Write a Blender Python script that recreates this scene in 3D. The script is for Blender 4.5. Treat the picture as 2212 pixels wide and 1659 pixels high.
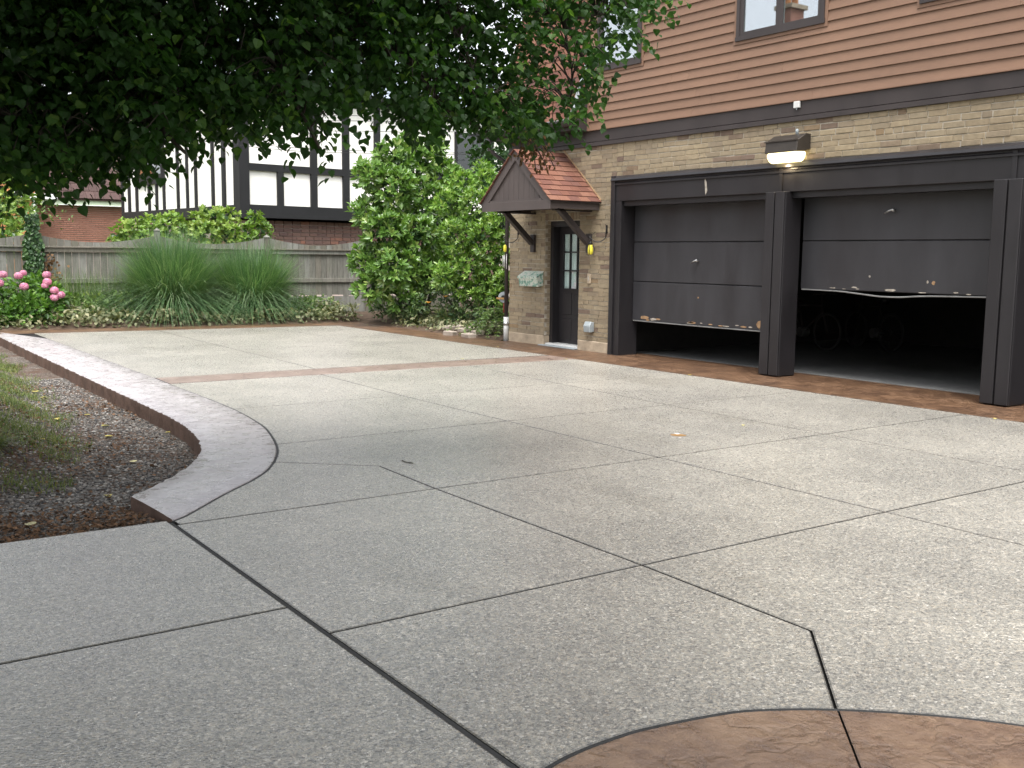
import bpy, bmesh, math, random
import numpy as np
from mathutils import Vector, Matrix

for o in list(bpy.data.objects): bpy.data.objects.remove(o)
R = math.radians
rng = np.random.default_rng(7)
random.seed(7)
scene = bpy.context.scene
COL = scene.collection

# ------------------------------------------------------------------ camera
# world: z up, the garage front runs along y at x = 11.35, the camera stands over (0, 0) at eye height
EYE = 1.65
CX, CY, FPX = 1106.0, 829.5, 2225.95            # the photograph measured at 2212 x 1659
VA, VB = (-468.0, 533.0), (4300.0, 585.0)       # where lines along y and along x run together
def _n(v): v = np.array(v, float); return v / np.linalg.norm(v)
_ey = _n((VA[0]-CX, VA[1]-CY, FPX)); _ex = _n((VB[0]-CX, VB[1]-CY, FPX)); _ez = np.cross(_ex, _ey)
CM = np.array([_ex, _ey, _ez])
cam_d = bpy.data.cameras.new('camera'); cam = bpy.data.objects.new('camera', cam_d); COL.objects.link(cam)
cam_d.sensor_width = 36.0; cam_d.lens = 36.0 * FPX / 2212.0; cam_d.clip_start = 0.05; cam_d.clip_end = 3000
mw = Matrix.Identity(4)
for i in range(3):
    mw[i][0] = CM[i, 0]; mw[i][1] = -CM[i, 1]; mw[i][2] = -CM[i, 2]
mw[2][3] = EYE
cam.matrix_world = mw
scene.camera = cam
EYEP = np.array([0, 0, EYE])
def _ray(u, v): return CM @ np.array([u-CX, v-CY, FPX])
def on_ground(u, v, z=0.0): r = _ray(u, v); return EYEP + r*(z-EYE)/r[2]
def on_x(u, v, x): r = _ray(u, v); return EYEP + r*x/r[0]
def on_y(u, v, y): r = _ray(u, v); return EYEP + r*y/r[1]
def at_depth(u, v, d): return EYEP + _ray(u, v)*d/FPX

# ------------------------------------------------------------------ sky, sun, exposure
SUN_DIR = _n((-0.22, -0.34, 1.0))               # towards the sun, behind cloud
world = bpy.data.worlds.new('World'); scene.world = world; world.use_nodes = True
wt = world.node_tree; wt.nodes.clear()
sky = wt.nodes.new('ShaderNodeTexSky'); sky.sky_type = 'NISHITA'; sky.sun_disc = False
sky.sun_elevation = math.asin(SUN_DIR[2]); sky.sun_rotation = math.atan2(SUN_DIR[0], SUN_DIR[1])
sky.air_density = 1.0; sky.dust_density = 4.0; sky.ozone_density = 1.0
hs = wt.nodes.new('ShaderNodeHueSaturation'); hs.inputs['Saturation'].default_value = 0.22
bg = wt.nodes.new('ShaderNodeBackground'); bg.inputs['Strength'].default_value = 0.15
wo = wt.nodes.new('ShaderNodeOutputWorld')
wt.links.new(sky.outputs[0], hs.inputs['Color']); wt.links.new(hs.outputs[0], bg.inputs['Color']); wt.links.new(bg.outputs[0], wo.inputs['Surface'])
sun_d = bpy.data.lights.new('sun', 'SUN'); sun_d.energy = 1.5; sun_d.angle = R(40); sun_d.color = (1, 0.985, 0.965)
sun = bpy.data.objects.new('sun', sun_d); COL.objects.link(sun)
sun.rotation_euler = Vector(SUN_DIR).to_track_quat('Z', 'Y').to_euler(); sun.location = (-10, 5, 30)
vs = scene.view_settings
vs.view_transform = 'Standard'; vs.look = 'None'; vs.gamma = 1.0; vs.use_curve_mapping = False
vs.exposure = 1.58
scene.cycles.max_bounces = 8; scene.cycles.transparent_max_bounces = 12

# ------------------------------------------------------------------ materials
MATS = {}
class NT:
    def __init__(s, name):
        s.m = bpy.data.materials.new(name); s.m.use_nodes = True; s.t = s.m.node_tree; s.t.nodes.clear()
        s.out = s.t.nodes.new('ShaderNodeOutputMaterial'); MATS[name] = s.m
    def n(s, typ, **kw):
        x = s.t.nodes.new(typ)
        for k, v in kw.items(): setattr(x, k, v)
        return x
    def l(s, a, b): s.t.links.new(a, b)
    def pos(s, scale=(1, 1, 1)):
        g = s.n('ShaderNodeNewGeometry'); mp = s.n('ShaderNodeMapping'); mp.inputs['Scale'].default_value = scale
        s.l(g.outputs['Position'], mp.inputs['Vector']); return mp.outputs[0]
    def noise(s, vec, scale, detail=4, rough=.55):
        x = s.n('ShaderNodeTexNoise'); x.inputs['Scale'].default_value = scale; x.inputs['Detail'].default_value = detail; x.inputs['Roughness'].default_value = rough
        if vec is not None: s.l(vec, x.inputs['Vector'])
        return x.outputs[0]
    def vor(s, vec, scale, feature='F1', out='Color'):
        x = s.n('ShaderNodeTexVoronoi', feature=feature); x.inputs['Scale'].default_value = scale
        s.l(vec, x.inputs['Vector']); return x.outputs[out]
    def ramp(s, fac, stops, interp='LINEAR'):
        x = s.n('ShaderNodeValToRGB'); cr = x.color_ramp; cr.interpolation = interp
        while len(cr.elements) < len(stops): cr.elements.new(0.5)
        for e, (p, c) in zip(cr.elements, stops):
            e.position = p; e.color = (*c, 1) if len(c) == 3 else c
        s.l(fac, x.inputs[0]); return x.outputs[0]
    def mix(s, fac, a, b, mode='MIX'):
        x = s.n('ShaderNodeMix', data_type='RGBA', blend_type=mode)
        for i, v in ((0, fac), (6, a), (7, b)):
            if hasattr(v, 'links'): s.l(v, x.inputs[i])
            elif i == 0: x.inputs[0].default_value = v
            else: x.inputs[i].default_value = (*v, 1)
        return x.outputs[2]
    def math(s, op, a, b=0.0, clamp=False):
        x = s.n('ShaderNodeMath', operation=op, use_clamp=clamp)
        for i, v in ((0, a), (1, b)):
            if hasattr(v, 'links'): s.l(v, x.inputs[i])
            else: x.inputs[i].default_value = v
        return x.outputs[0]
    def rnd(s):
        """one number for each object plus one for each piece of a joined part"""
        a = s.n('ShaderNodeAttribute', attribute_name='rnd'); o = s.n('ShaderNodeObjectInfo')
        return s.math('FRACT', s.math('ADD', a.outputs['Fac'], o.outputs['Random']))
    def bump(s, h, strength=.3, dist=.01):
        x = s.n('ShaderNodeBump'); x.inputs['Strength'].default_value = strength; x.inputs['Distance'].default_value = dist
        s.l(h, x.inputs['Height']); return x.outputs[0]
    def bsdf(s, col, rough=.6, spec=.5, metal=0, normal=None, **kw):
        x = s.n('ShaderNodeBsdfPrincipled')
        for k, v in (('Base Color', col), ('Roughness', rough)):
            if hasattr(v, 'links'): s.l(v, x.inputs[k])
            else: x.inputs[k].default_value = (*v, 1) if k == 'Base Color' else v
        x.inputs['Specular IOR Level'].default_value = spec; x.inputs['Metallic'].default_value = metal
        for k, v in kw.items(): x.inputs[k.replace('_', ' ')].default_value = v
        if normal is not None: s.l(normal, x.inputs['Normal'])
        return x.outputs[0]
    def end(s, sh): s.l(sh, s.out.inputs['Surface']); return s.m

def simple(name, col, rough=.6, spec=.5, metal=0, var=.12, nscale=6, bump=0, bscale=60, stretch=(1, 1, 1), rvar=.0, **kw):
    t = NT(name); p = t.pos(stretch)
    n1 = t.noise(p, nscale, 5); n2 = t.noise(p, nscale*9, 3)
    f = t.math('ADD', t.math('MULTIPLY', n1, .65), t.math('MULTIPLY', n2, .35))
    lo = tuple(c*(1-var*1.6) for c in col); hi = tuple(min(1, c*(1+var*1.6)) for c in col)
    c = t.ramp(f, [(.3, lo), (.7, hi)])
    if rvar:
        r = t.rnd(); c = t.mix(1.0, c, t.ramp(r, [(0, (1-rvar,)*3), (1, (1+rvar,)*3)]), 'MULTIPLY')
    nm = t.bump(t.noise(p, bscale, 4), bump, .01) if bump else None
    rr = t.ramp(n1, [(.3, (max(0, rough-.08),)*3), (.7, (min(1, rough+.08),)*3)])
    return t.end(t.bsdf(c, rr, spec, metal, nm, **kw))

def m_aggregate(name='exposed_aggregate', dirt=1.0):
    t = NT(name); p = t.pos()
    v1 = t.vor(p, 95); v2 = t.vor(p, 190); big = t.noise(p, .55, 5, .6); mid = t.noise(p, 3.2, 4)
    sep = t.n('ShaderNodeSeparateColor'); t.l(v1, sep.inputs[0])
    sep2 = t.n('ShaderNodeSeparateColor'); t.l(v2, sep2.inputs[0])
    c1 = t.ramp(sep.outputs[0], [(0, (.055, .058, .064)), (.16, (.145, .147, .142)), (.5, (.225, .22, .20)), (.78, (.27, .255, .225)), (.93, (.34, .30, .24)), (1, (.58, .57, .54))])
    c2 = t.ramp(sep2.outputs[1], [(0, (.09, .09, .093)), (.5, (.235, .23, .21)), (1, (.37, .355, .32))])
    c = t.mix(.45, c1, c2)
    s3 = t.n('ShaderNodeSeparateColor'); t.l(t.vor(p, 62), s3.inputs[0])
    c = t.mix(t.math('MULTIPLY', t.ramp(s3.outputs[0], [(.90, (0, 0, 0)), (.93, (1, 1, 1))]), .32), c, (.50, .47, .42))
    c = t.mix(t.math('MULTIPLY', t.ramp(s3.outputs[1], [(.88, (0, 0, 0)), (.91, (1, 1, 1))]), .38), c, (.075, .07, .066))
    c = t.mix(1.0, c, t.ramp(big, [(.3, (.88, .88, .875)), (.7, (1.14, 1.13, 1.10))]), 'MULTIPLY')
    c = t.mix(1.0, c, t.ramp(mid, [(.3, (.92, .92, .92)), (.7, (1.06, 1.06, 1.05))]), 'MULTIPLY')
    st = t.ramp(t.noise(t.pos((1, .35, 1)), .9, 6, .65), [(.56, (1, 1, 1)), (.74, (.80, .79, .77))])
    c = t.mix(1.0, c, st, 'MULTIPLY')
    c = t.mix(1.0, c, (dirt*1.075, dirt*1.052, dirt*1.034), 'MULTIPLY')
    d = t.vor(p, 95, out='Distance')
    nm = t.bump(d, .35, .004)
    rr = t.ramp(t.math('ADD', t.math('MULTIPLY', big, .5), t.math('MULTIPLY', sep.outputs[2], .5)), [(.2, (.20,)*3), (.8, (.42,)*3)])
    return t.end(t.bsdf(c, rr, .5, 0, nm))

def m_stamped(name, cols, rough, stretch=(1, 1, 1), bump=.5, spec=.5, scuff=0):
    t = NT(name); p = t.pos(stretch)
    w = t.noise(p, 1.6, 3); add = t.n('ShaderNodeVectorMath', operation='ADD')
    nn = t.n('ShaderNodeTexNoise'); nn.inputs['Scale'].default_value = 3; t.l(p, nn.inputs['Vector'])
    sc = t.n('ShaderNodeVectorMath', operation='SCALE'); sc.inputs['Scale'].default_value = .12; t.l(nn.outputs['Color'], sc.inputs[0])
    t.l(p, add.inputs[0]); t.l(sc.outputs[0], add.inputs[1])
    a = t.noise(add.outputs[0], 2.6, 6, .62); b = t.noise(add.outputs[0], 11, 5, .6)
    f = t.math('ADD', t.math('MULTIPLY', a, .6), t.math('MULTIPLY', b, .4))
    c = t.ramp(f, [(.30, cols[0]), (.46, cols[1]), (.56, cols[2]), (.70, cols[3])])
    ridge = t.math('ABSOLUTE', t.math('SUBTRACT', t.noise(add.outputs[0], 5, 4, .5), .5))
    vein = t.ramp(ridge, [(0, (0, 0, 0)), (.05, (1, 1, 1))])
    c = t.mix(t.math('MULTIPLY', t.math('SUBTRACT', 1.0, vein), .22), c, tuple(x*.45 for x in cols[0]))
    if scuff:
        q = t.noise(t.pos((2.2, 9, 1)), 3.2, 6, .7)
        c = t.mix(t.math('MULTIPLY', t.ramp(q, [(.55, (0, 0, 0)), (.68, (1, 1, 1))]), scuff), c, tuple(x*.4 for x in cols[0]))
    nm = t.bump(t.math('ADD', t.math('MULTIPLY', vein, .35), t.noise(add.outputs[0], 14, 5, .6)), bump, .02)
    rr = t.ramp(b, [(.3, (rough-.1,)*3), (.7, (rough+.14,)*3)])
    return t.end(t.bsdf(c, rr, spec, 0, nm))

def m_brick(name, stops, rough=.85, bump=.5):
    t = NT(name); p = t.pos(); r = t.rnd()
    c = t.ramp(r, stops)
    c = t.mix(1.0, c, t.ramp(t.noise(p, 14, 5, .65), [(.28, (.82, .81, .79)), (.72, (1.14, 1.14, 1.12))]), 'MULTIPLY')
    c = t.mix(t.math('MULTIPLY', t.ramp(t.noise(p, 45, 4, .7), [(.60, (0, 0, 0)), (.74, (1, 1, 1))]), .35), c, (.09, .07, .05))
    c = t.mix(1.0, c, t.ramp(t.noise(p, .8, 4), [(.3, (.86, .85, .84)), (.7, (1.08, 1.07, 1.05))]), 'MULTIPLY')
    nm = t.bump(t.noise(p, 55, 5, .7), bump, .008)
    return t.end(t.bsdf(c, rough, .25, 0, nm))

def m_leaf(name, stops, trans=.35, rough=.45, spec=.4):
    t = NT(name); r = t.rnd(); p = t.pos()
    c = t.ramp(r, stops)
    c = t.mix(1.0, c, t.ramp(t.noise(p, 1.7, 3), [(.3, (.75, .78, .75)), (.7, (1.2, 1.18, 1.1))]), 'MULTIPLY')
    b = t.bsdf(c, rough, spec)
    tr = t.n('ShaderNodeBsdfTranslucent'); t.l(t.mix(1.0, c, (1.25, 1.35, .65), 'MULTIPLY'), tr.inputs['Color'])
    mx = t.n('ShaderNodeMixShader'); mx.inputs[0].default_value = trans
    t.l(b, mx.inputs[1]); t.l(tr.outputs[0], mx.inputs[2])
    return t.end(mx.outputs[0])

def m_glass(name, tint=(.9, .95, .95), refl=.12):
    t = NT(name)
    fr = t.n('ShaderNodeLayerWeight'); fr.inputs['Blend'].default_value = .5
    f = t.math('ADD', t.math('MULTIPLY', t.math('POWER', fr.outputs['Facing'], 3.0), .7), refl, clamp=True)
    g = t.n('ShaderNodeBsdfGlossy'); g.inputs['Roughness'].default_value = .015; g.inputs['Color'].default_value = (.95, .97, 1, 1)
    tr = t.n('ShaderNodeBsdfTransparent'); tr.inputs['Color'].default_value = (*tint, 1)
    mx = t.n('ShaderNodeMixShader'); t.l(f, mx.inputs[0]); t.l(tr.outputs[0], mx.inputs[1]); t.l(g.outputs[0], mx.inputs[2])
    return t.end(mx.outputs[0])

def m_paintworn(name, col, rough=.5, chip=(.42, .33, .24), amount=.0):
    t = NT(name); p = t.pos((1, 1, .35))
    n1 = t.noise(p, 2.2, 5, .6); n2 = t.noise(p, 24, 5, .7)
    c = t.ramp(n1, [(.3, tuple(x*.80 for x in col)), (.7, tuple(x*1.2 for x in col))])
    c = t.mix(t.math('MULTIPLY', t.ramp(n2, [(.62, (0, 0, 0)), (.70, (1, 1, 1))]), .12), c, tuple(x*2.2 for x in col))
    if amount:
        c = t.mix(t.ramp(t.noise(p, 11, 6, .75), [(1-amount-.03, (0, 0, 0)), (1-amount, (1, 1, 1))]), c, chip)
    nm = t.bump(t.noise(p, 40, 3), .12, .005)
    return t.end(t.bsdf(c, t.ramp(n1, [(.3, (rough-.06,)*3), (.7, (rough+.1,)*3)]), .4, 0, nm))

def m_wood(name, stops, rough=.85):
    t = NT(name); r = t.rnd(); p = t.pos((1, 1, .12))
    c = t.ramp(r, stops)
    g = t.noise(p, 26, 6, .7)
    c = t.mix(1.0, c, t.ramp(g, [(.28, (.62, .62, .62)), (.7, (1.22, 1.22, 1.2))]), 'MULTIPLY')
    c = t.mix(t.math('MULTIPLY', t.ramp(t.noise(t.pos(), 2.3, 5, .65), [(.5, (0, 0, 0)), (.68, (1, 1, 1))]), .45), c, (.09, .10, .065))
    return t.end(t.bsdf(c, rough, .2, 0, t.bump(g, .5, .006)))

m_aggregate(); m_aggregate('joint_edge', .55)
m_stamped('stamped_brown', [(.044, .025, .016), (.085, .047, .027), (.13, .073, .041), (.17, .103, .062)], .38)
m_stamped('stamped_mauve', [(.22, .19, .188), (.325, .297, .297), (.37, .345, .345), (.415, .393, .395)], .29, (1, 1, 1), .18, scuff=.55)
m_stamped('stamped_terrace', [(.11, .073, .055), (.165, .107, .073), (.205, .134, .088), (.25, .172, .118)], .28, (1, 1, 1), .5)
m_stamped('stamped_pink', [(.11, .075, .06), (.165, .117, .094), (.205, .15, .123), (.26, .20, .168)], .34, (1, 1, 1), .4)
simple('strip_riser', (.115, .075, .058), .8, .2, var=.3, nscale=5, bump=.5, bscale=25)
simple('joint_filler', (.038, .038, .038), .8, .2)
simple('joint_bed', (.022, .021, .020), .9, .1)
simple('mortar', (.37, .33, .27), .95, .1, var=.18, nscale=9, bump=.4, bscale=80)
m_brick('tan_brick', [(0, (.24, .192, .132)), (.25, (.28, .226, .154)), (.5, (.255, .21, .147)), (.72, (.225, .182, .132)), (.84, (.295, .24, .162)), (.92, (.18, .136, .10)), (.97, (.15, .108, .086)), (1, (.24, .175, .106))])
m_brick('dark_brick', [(0, (.16, .10, .085)), (.5, (.20, .125, .105)), (.9, (.14, .092, .085)), (1, (.28, .14, .10))])
m_brick('red_brick', [(0, (.33, .165, .125)), (.5, (.37, .19, .145)), (1, (.29, .145, .11))])
simple('pale_mortar', (.55, .45, .40), .95, .1, var=.1)
simple('stone_base', (.36, .29, .21), .9, .2, var=.2, nscale=7, bump=.5, bscale=50)
simple('siding_paint', (.190, .112, .074), .62, .3, var=.07, nscale=2.5, bump=.06, bscale=40, stretch=(1, .3, 1), rvar=.05)
m_paintworn('trim_paint', (.036, .0285, .0275), .5)
m_paintworn('frame_paint', (.0165, .0148, .0162), .42)
m_paintworn('garage_panel', (.031, .030, .033), .42)
m_paintworn('canopy_paint', (.066, .052, .048), .55)
simple('bare_wood', (.30, .19, .105), .8, .2, var=.25, nscale=12)
simple('bare_pale', (.36, .32, .27), .8, .2, var=.3, nscale=25)
simple('rubber_seal', (.20, .20, .195), .5, .4, var=.2)
simple('steel', (.45, .45, .44), .35, .5, .9, var=.1)
simple('white_plastic', (.55, .55, .53), .4, .5, var=.05)
simple('grey_plastic', (.26, .29, .30), .45, .5, var=.08)
simple('black_iron', (.018, .017, .016), .45, .5, .3, var=.1)
simple('lamp_bronze', (.050, .042, .035), .38, .5, .4, var=.15)
t = NT('lamp_lens'); e = t.n('ShaderNodeEmission'); e.inputs['Color'].default_value = (1, .83, .42, 1); e.inputs['Strength'].default_value = 1.4; t.end(e.outputs[0])
m_glass('glass', refl=.30); m_glass('door_glass', refl=.08)
simple('blind_white', (.70, .73, .74), .6, .3, var=.04)
simple('curtain', (.82, .84, .80), .85, .1, var=.08, nscale=3, stretch=(1, 6, .3))
t = NT('shingle_red'); r_ = t.rnd(); p_ = t.pos()
c_ = t.ramp(r_, [(0, (.105, .046, .034)), (.3, (.150, .066, .044)), (.55, (.18, .088, .060)), (.8, (.135, .058, .042)), (1, (.095, .052, .044))])
c_ = t.mix(1.0, c_, t.ramp(t.noise(p_, 160, 3, .7), [(.3, (.7, .7, .7)), (.7, (1.3, 1.3, 1.3))]), 'MULTIPLY')
t.end(t.bsdf(c_, .9, .2, 0, t.bump(t.noise(p_, 200, 3), .5, .004)))
simple('shingle_dark', (.075, .048, .044), .9, .2, var=.2, nscale=12, rvar=.2)
simple('shingle_grey', (.20, .23, .27), .85, .25, var=.15, nscale=12, rvar=.15)
simple('stucco', (.86, .84, .78), .9, .2, var=.05, nscale=3, bump=.15, bscale=30)
simple('timber_black', (.010, .010, .011), .6, .4, var=.2, stretch=(1, 1, .3), bump=.15)
simple('gutter_green', (.46, .54, .40), .5, .4, var=.05)
simple('white_paint', (.78, .79, .78), .5, .4, var=.05)
simple('orange_wall', (.42, .19, .085), .9, .2, var=.12)
m_wood('fence_wood', [(0, (.135, .130, .112)), (.4, (.175, .170, .150)), (.75, (.205, .203, .185)), (.9, (.155, .140, .115)), (1, (.125, .120, .096))])
m_wood('fence_brown', [(0, (.20, .13, .08)), (1, (.25, .17, .11))])
simple('soil', (.075, .053, .038), .95, .1, var=.35, nscale=7, bump=.8, bscale=40)
simple('bark', (.045, .038, .030), .9, .2, var=.3, nscale=12, bump=.7, bscale=30, stretch=(1, 1, .3))
simple('garage_floor', (.16, .16, .155), .75, .3, var=.2, nscale=1.5)
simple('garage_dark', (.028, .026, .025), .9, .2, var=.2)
t = NT('gravel'); r_ = t.rnd(); p_ = t.pos()
c_ = t.ramp(r_, [(0, (.035, .034, .034)), (.3, (.09, .084, .078)), (.6, (.145, .133, .12)), (.85, (.20, .182, .16)), (1, (.38, .36, .33))])
t.end(t.bsdf(c_, .7, .3, 0, t.bump(t.noise(p_, 200, 3), .3, .003)))
t = NT('gravel_bed'); p_ = t.pos()
sp = t.n('ShaderNodeSeparateColor'); t.l(t.vor(p_, 55), sp.inputs[0])
c_ = t.ramp(sp.outputs[0], [(0, (.03, .026, .022)), (.5, (.085, .07, .058)), (.85, (.16, .14, .12)), (1, (.28, .25, .22))])
c_ = t.mix(t.ramp(t.noise(p_, 1.6, 5, .6), [(.42, (0, 0, 0)), (.62, (1, 1, 1))]), c_, (.075, .045, .030))
t.end(t.bsdf(c_, .9, .2, 0, t.bump(t.vor(p_, 55, out='Distance'), .8, .012)))
simple('litter', (.115, .066, .038), .9, .2, var=.4, nscale=15, rvar=.5)
simple('lawn', (.055, .085, .022), .95, .1, var=.35, nscale=5, bump=.6, bscale=50)
m_leaf('leaf_linden', [(0, (.018, .050, .011)), (.5, (.030, .080, .017)), (.85, (.050, .115, .023)), (1, (.095, .17, .035))], .48, .5, .3)
m_leaf('leaf_magnolia', [(0, (.06, .135, .026)), (.5, (.105, .205, .042)), (.8, (.155, .26, .06)), (1, (.25, .31, .10))], .28, .32, .6)
m_leaf('leaf_bright', [(0, (.085, .175, .03)), (.5, (.14, .26, .042)), (.85, (.19, .32, .065)), (1, (.26, .34, .10))], .3, .34, .55)
m_leaf('leaf_dogwood', [(0, (.09, .17, .03)), (.5, (.15, .25, .045)), (1, (.25, .32, .08))], .32, .42)
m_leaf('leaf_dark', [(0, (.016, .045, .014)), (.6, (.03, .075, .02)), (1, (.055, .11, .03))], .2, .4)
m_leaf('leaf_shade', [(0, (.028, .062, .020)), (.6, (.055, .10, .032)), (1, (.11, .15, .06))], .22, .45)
m_leaf('leaf_hydrangea', [(0, (.04, .10, .016)), (.6, (.075, .17, .026)), (1, (.14, .24, .05))], .3, .42)
m_leaf('leaf_cover', [(0, (.075, .09, .038)), (.4, (.12, .135, .062)), (.75, (.19, .19, .105)), (1, (.28, .26, .16))], .2, .5)
m_leaf('leaf_weed', [(0, (.055, .105, .025)), (.6, (.10, .17, .042)), (1, (.17, .22, .07))], .3, .5)
m_leaf('grass_blade', [(0, (.05, .115, .05)), (.5, (.088, .172, .073)), (.85, (.135, .225, .105)), (1, (.26, .32, .19))], .34, .45)
m_leaf('grass_pale', [(0, (.07, .135, .06)), (.5, (.11, .185, .085)), (1, (.24, .29, .19))], .3, .45)
m_leaf('lawn_blade', [(0, (.05, .085, .016)), (.6, (.10, .14, .03)), (1, (.20, .20, .065))], .3, .6)
m_leaf('lily_blade', [(0, (.06, .11, .03)), (.5, (.13, .18, .06)), (1, (.26, .25, .12))], .3, .5)
m_leaf('dead_leaf', [(0, (.10, .05, .022)), (1, (.20, .11, .05))], .2, .7)
m_leaf('yellow_leaf', [(0, (.55, .45, .09)), (.6, (.62, .52, .16)), (1, (.66, .60, .36))], .2, .6)
m_leaf('petal_pink', [(0, (.50, .16, .31)), (.5, (.60, .24, .40)), (1, (.70, .40, .53))], .25, .6)
m_leaf('petal_orange', [(0, (.78, .34, .06)), (1, (.85, .48, .14))], .25, .6)
simple('trap_yellow', (.68, .60, .05), .4, .5, var=.05)
simple('brass', (.42, .24, .09), .4, .5, .5)
simple('red_paint', (.25, .05, .03), .5)
simple('tyre', (.02, .02, .02), .8)
simple('paver', (.34, .29, .24), .9, .2, var=.2, nscale=9, bump=.5, rvar=.2)
simple('hose_black', (.03, .03, .032), .4)
simple('hose_pale', (.50, .50, .46), .4)
t = NT('mailbox_paint'); p_ = t.pos()
f_ = t.noise(p_, 16, 4, .6)
c_ = t.ramp(f_, [(.30, (.07, .17, .13)), (.43, (.16, .30, .24)), (.5, (.45, .50, .42)), (.6, (.52, .53, .46)), (.72, (.20, .17, .24))])
t.end(t.bsdf(c_, .45))

# ------------------------------------------------------------------ builders
def tag(o, label=None, cat=None, group=None, kind=None):
    if label: o['label'] = label
    if cat: o['category'] = cat
    if group: o['group'] = group
    if kind: o['kind'] = kind
    return o
def link(name, data, parent=None):
    o = bpy.data.objects.new(name, data); COL.objects.link(o)
    if parent is not None:
        o.parent = parent
        o.matrix_parent_inverse = Matrix.Translation(-_worldloc(parent))
    return o
def _worldloc(o):
    v = Vector((0, 0, 0))
    while o is not None:
        v += o.location
        if o.parent is not None: v += o.matrix_parent_inverse.translation
        o = o.parent
    return v
def empty(name, loc): 
    o = bpy.data.objects.new(name, None); COL.objects.link(o); o.location = loc; o.empty_display_size = .2; return o
def setmat(me, m):
    me.materials.append(MATS[m] if isinstance(m, str) else m)
def np_mesh(name, V, F, m, smooth=False, rnd=None):
    """V (n,3); F: array (k,p) of equal polygons"""
    me = bpy.data.meshes.new(name); V = np.asarray(V, np.float32); F = np.asarray(F, np.int32)
    me.vertices.add(len(V)); me.vertices.foreach_set('co', V.ravel())
    k, p = F.shape
    me.loops.add(k*p); me.loops.foreach_set('vertex_index', F.ravel())
    me.polygons.add(k); me.polygons.foreach_set('loop_start', np.arange(0, k*p, p, dtype=np.int32))
    try: me.polygons.foreach_set('loop_total', np.full(k, p, np.int32))
    except Exception: pass
    me.polygons.foreach_set('use_smooth', np.full(k, smooth))
    if rnd is not None:
        a = me.attributes.new('rnd', 'FLOAT', 'POINT'); a.data.foreach_set('value', np.asarray(rnd, np.float32))
    me.update(calc_edges=True); me.validate()
    setmat(me, m); return me
class MB:
    """collects polygons into one mesh"""
    def __init__(s): s.v = []; s.f = []
    def add(s, vs, fs):
        b = len(s.v); s.v += [tuple(v) for v in vs]; s.f += [tuple(i+b for i in f) for f in fs]; return s
    def box(s, a, b):
        x0, y0, z0 = (min(a[i], b[i]) for i in range(3)); x1, y1, z1 = (max(a[i], b[i]) for i in range(3))
        return s.add([(x0,y0,z0),(x1,y0,z0),(x1,y1,z0),(x0,y1,z0),(x0,y0,z1),(x1,y0,z1),(x1,y1,z1),(x0,y1,z1)],
                     [(0,3,2,1),(4,5,6,7),(0,1,5,4),(1,2,6,5),(2,3,7,6),(3,0,4,7)])
    def hexa(s, q): return s.add(q, [(0,3,2,1),(4,5,6,7),(0,1,5,4),(1,2,6,5),(2,3,7,6),(3,0,4,7)])
    def prism(s, poly, axis, a, b):
        """polygon in the other two axes pushed along axis"""
        n = len(poly); vs = []
        for c in (a, b):
            for p in poly:
                q = [0, 0, 0]; j = 0
                for i in range(3):
                    if i == axis: q[i] = c
                    else: q[i] = p[j]; j += 1
                vs.append(q)
        return s.add(vs, [tuple(range(n))[::-1], tuple(range(n, 2*n))] + [(i, (i+1) % n, n+(i+1) % n, n+i) for i in range(n)])
    def beam(s, a, b, w, h, up=(0, 0, 1)):
        a = np.array(a, float); b = np.array(b, float); d = _n(b-a); sd = _n(np.cross(d, up)); u = np.cross(sd, d)
        q = [p + sd*sx*w/2 + u*sz*h/2 for p in (a, b) for sx, sz in ((-1,-1),(1,-1),(1,1),(-1,1))]
        return s.hexa(q)
    def tube(s, pts, rad, n=8, caps=True):
        pts = [np.array(p, float) for p in pts]; N = len(pts)
        if not hasattr(rad, '__len__'): rad = [rad]*N
        ref = np.array([.31, .57, .76]); base = len(s.v)
        for i, p in enumerate(pts):
            d = _n(pts[min(i+1, N-1)] - pts[max(i-1, 0)] + 1e-9); a = _n(np.cross(d, ref)); b = np.cross(d, a)
            for k in range(n):
                t_ = 2*math.pi*k/n; s.v.append(tuple(p + rad[i]*(a*math.cos(t_)+b*math.sin(t_))))
        for i in range(N-1):
            for k in range(n):
                k2 = (k+1) % n; s.f.append((base+i*n+k, base+i*n+k2, base+(i+1)*n+k2, base+(i+1)*n+k))
        if caps: s.f.append(tuple(base+k for k in range(n))[::-1]); s.f.append(tuple(base+(N-1)*n+k for k in range(n)))
        return s
    def build(s, name, m, parent=None, smooth=False, bevel=0):
        me = bpy.data.meshes.new(name); me.from_pydata(s.v, [], s.f); 
        bm = bmesh.new(); bm.from_mesh(me); bmesh.ops.recalc_face_normals(bm, faces=bm.faces)
        if bevel: bmesh.ops.bevel(bm, geom=bm.edges[:], offset=bevel, segments=1, affect='EDGES', profile=.7)
        bm.to_mesh(me); bm.free()
        if smooth: me.polygons.foreach_set('use_smooth', [True]*len(me.polygons))
        setmat(me, m); return link(name, me, parent)
def box(name, a, b, m, parent=None, bevel=0): return MB().box(a, b).build(name, m, parent, bevel=bevel)

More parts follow.
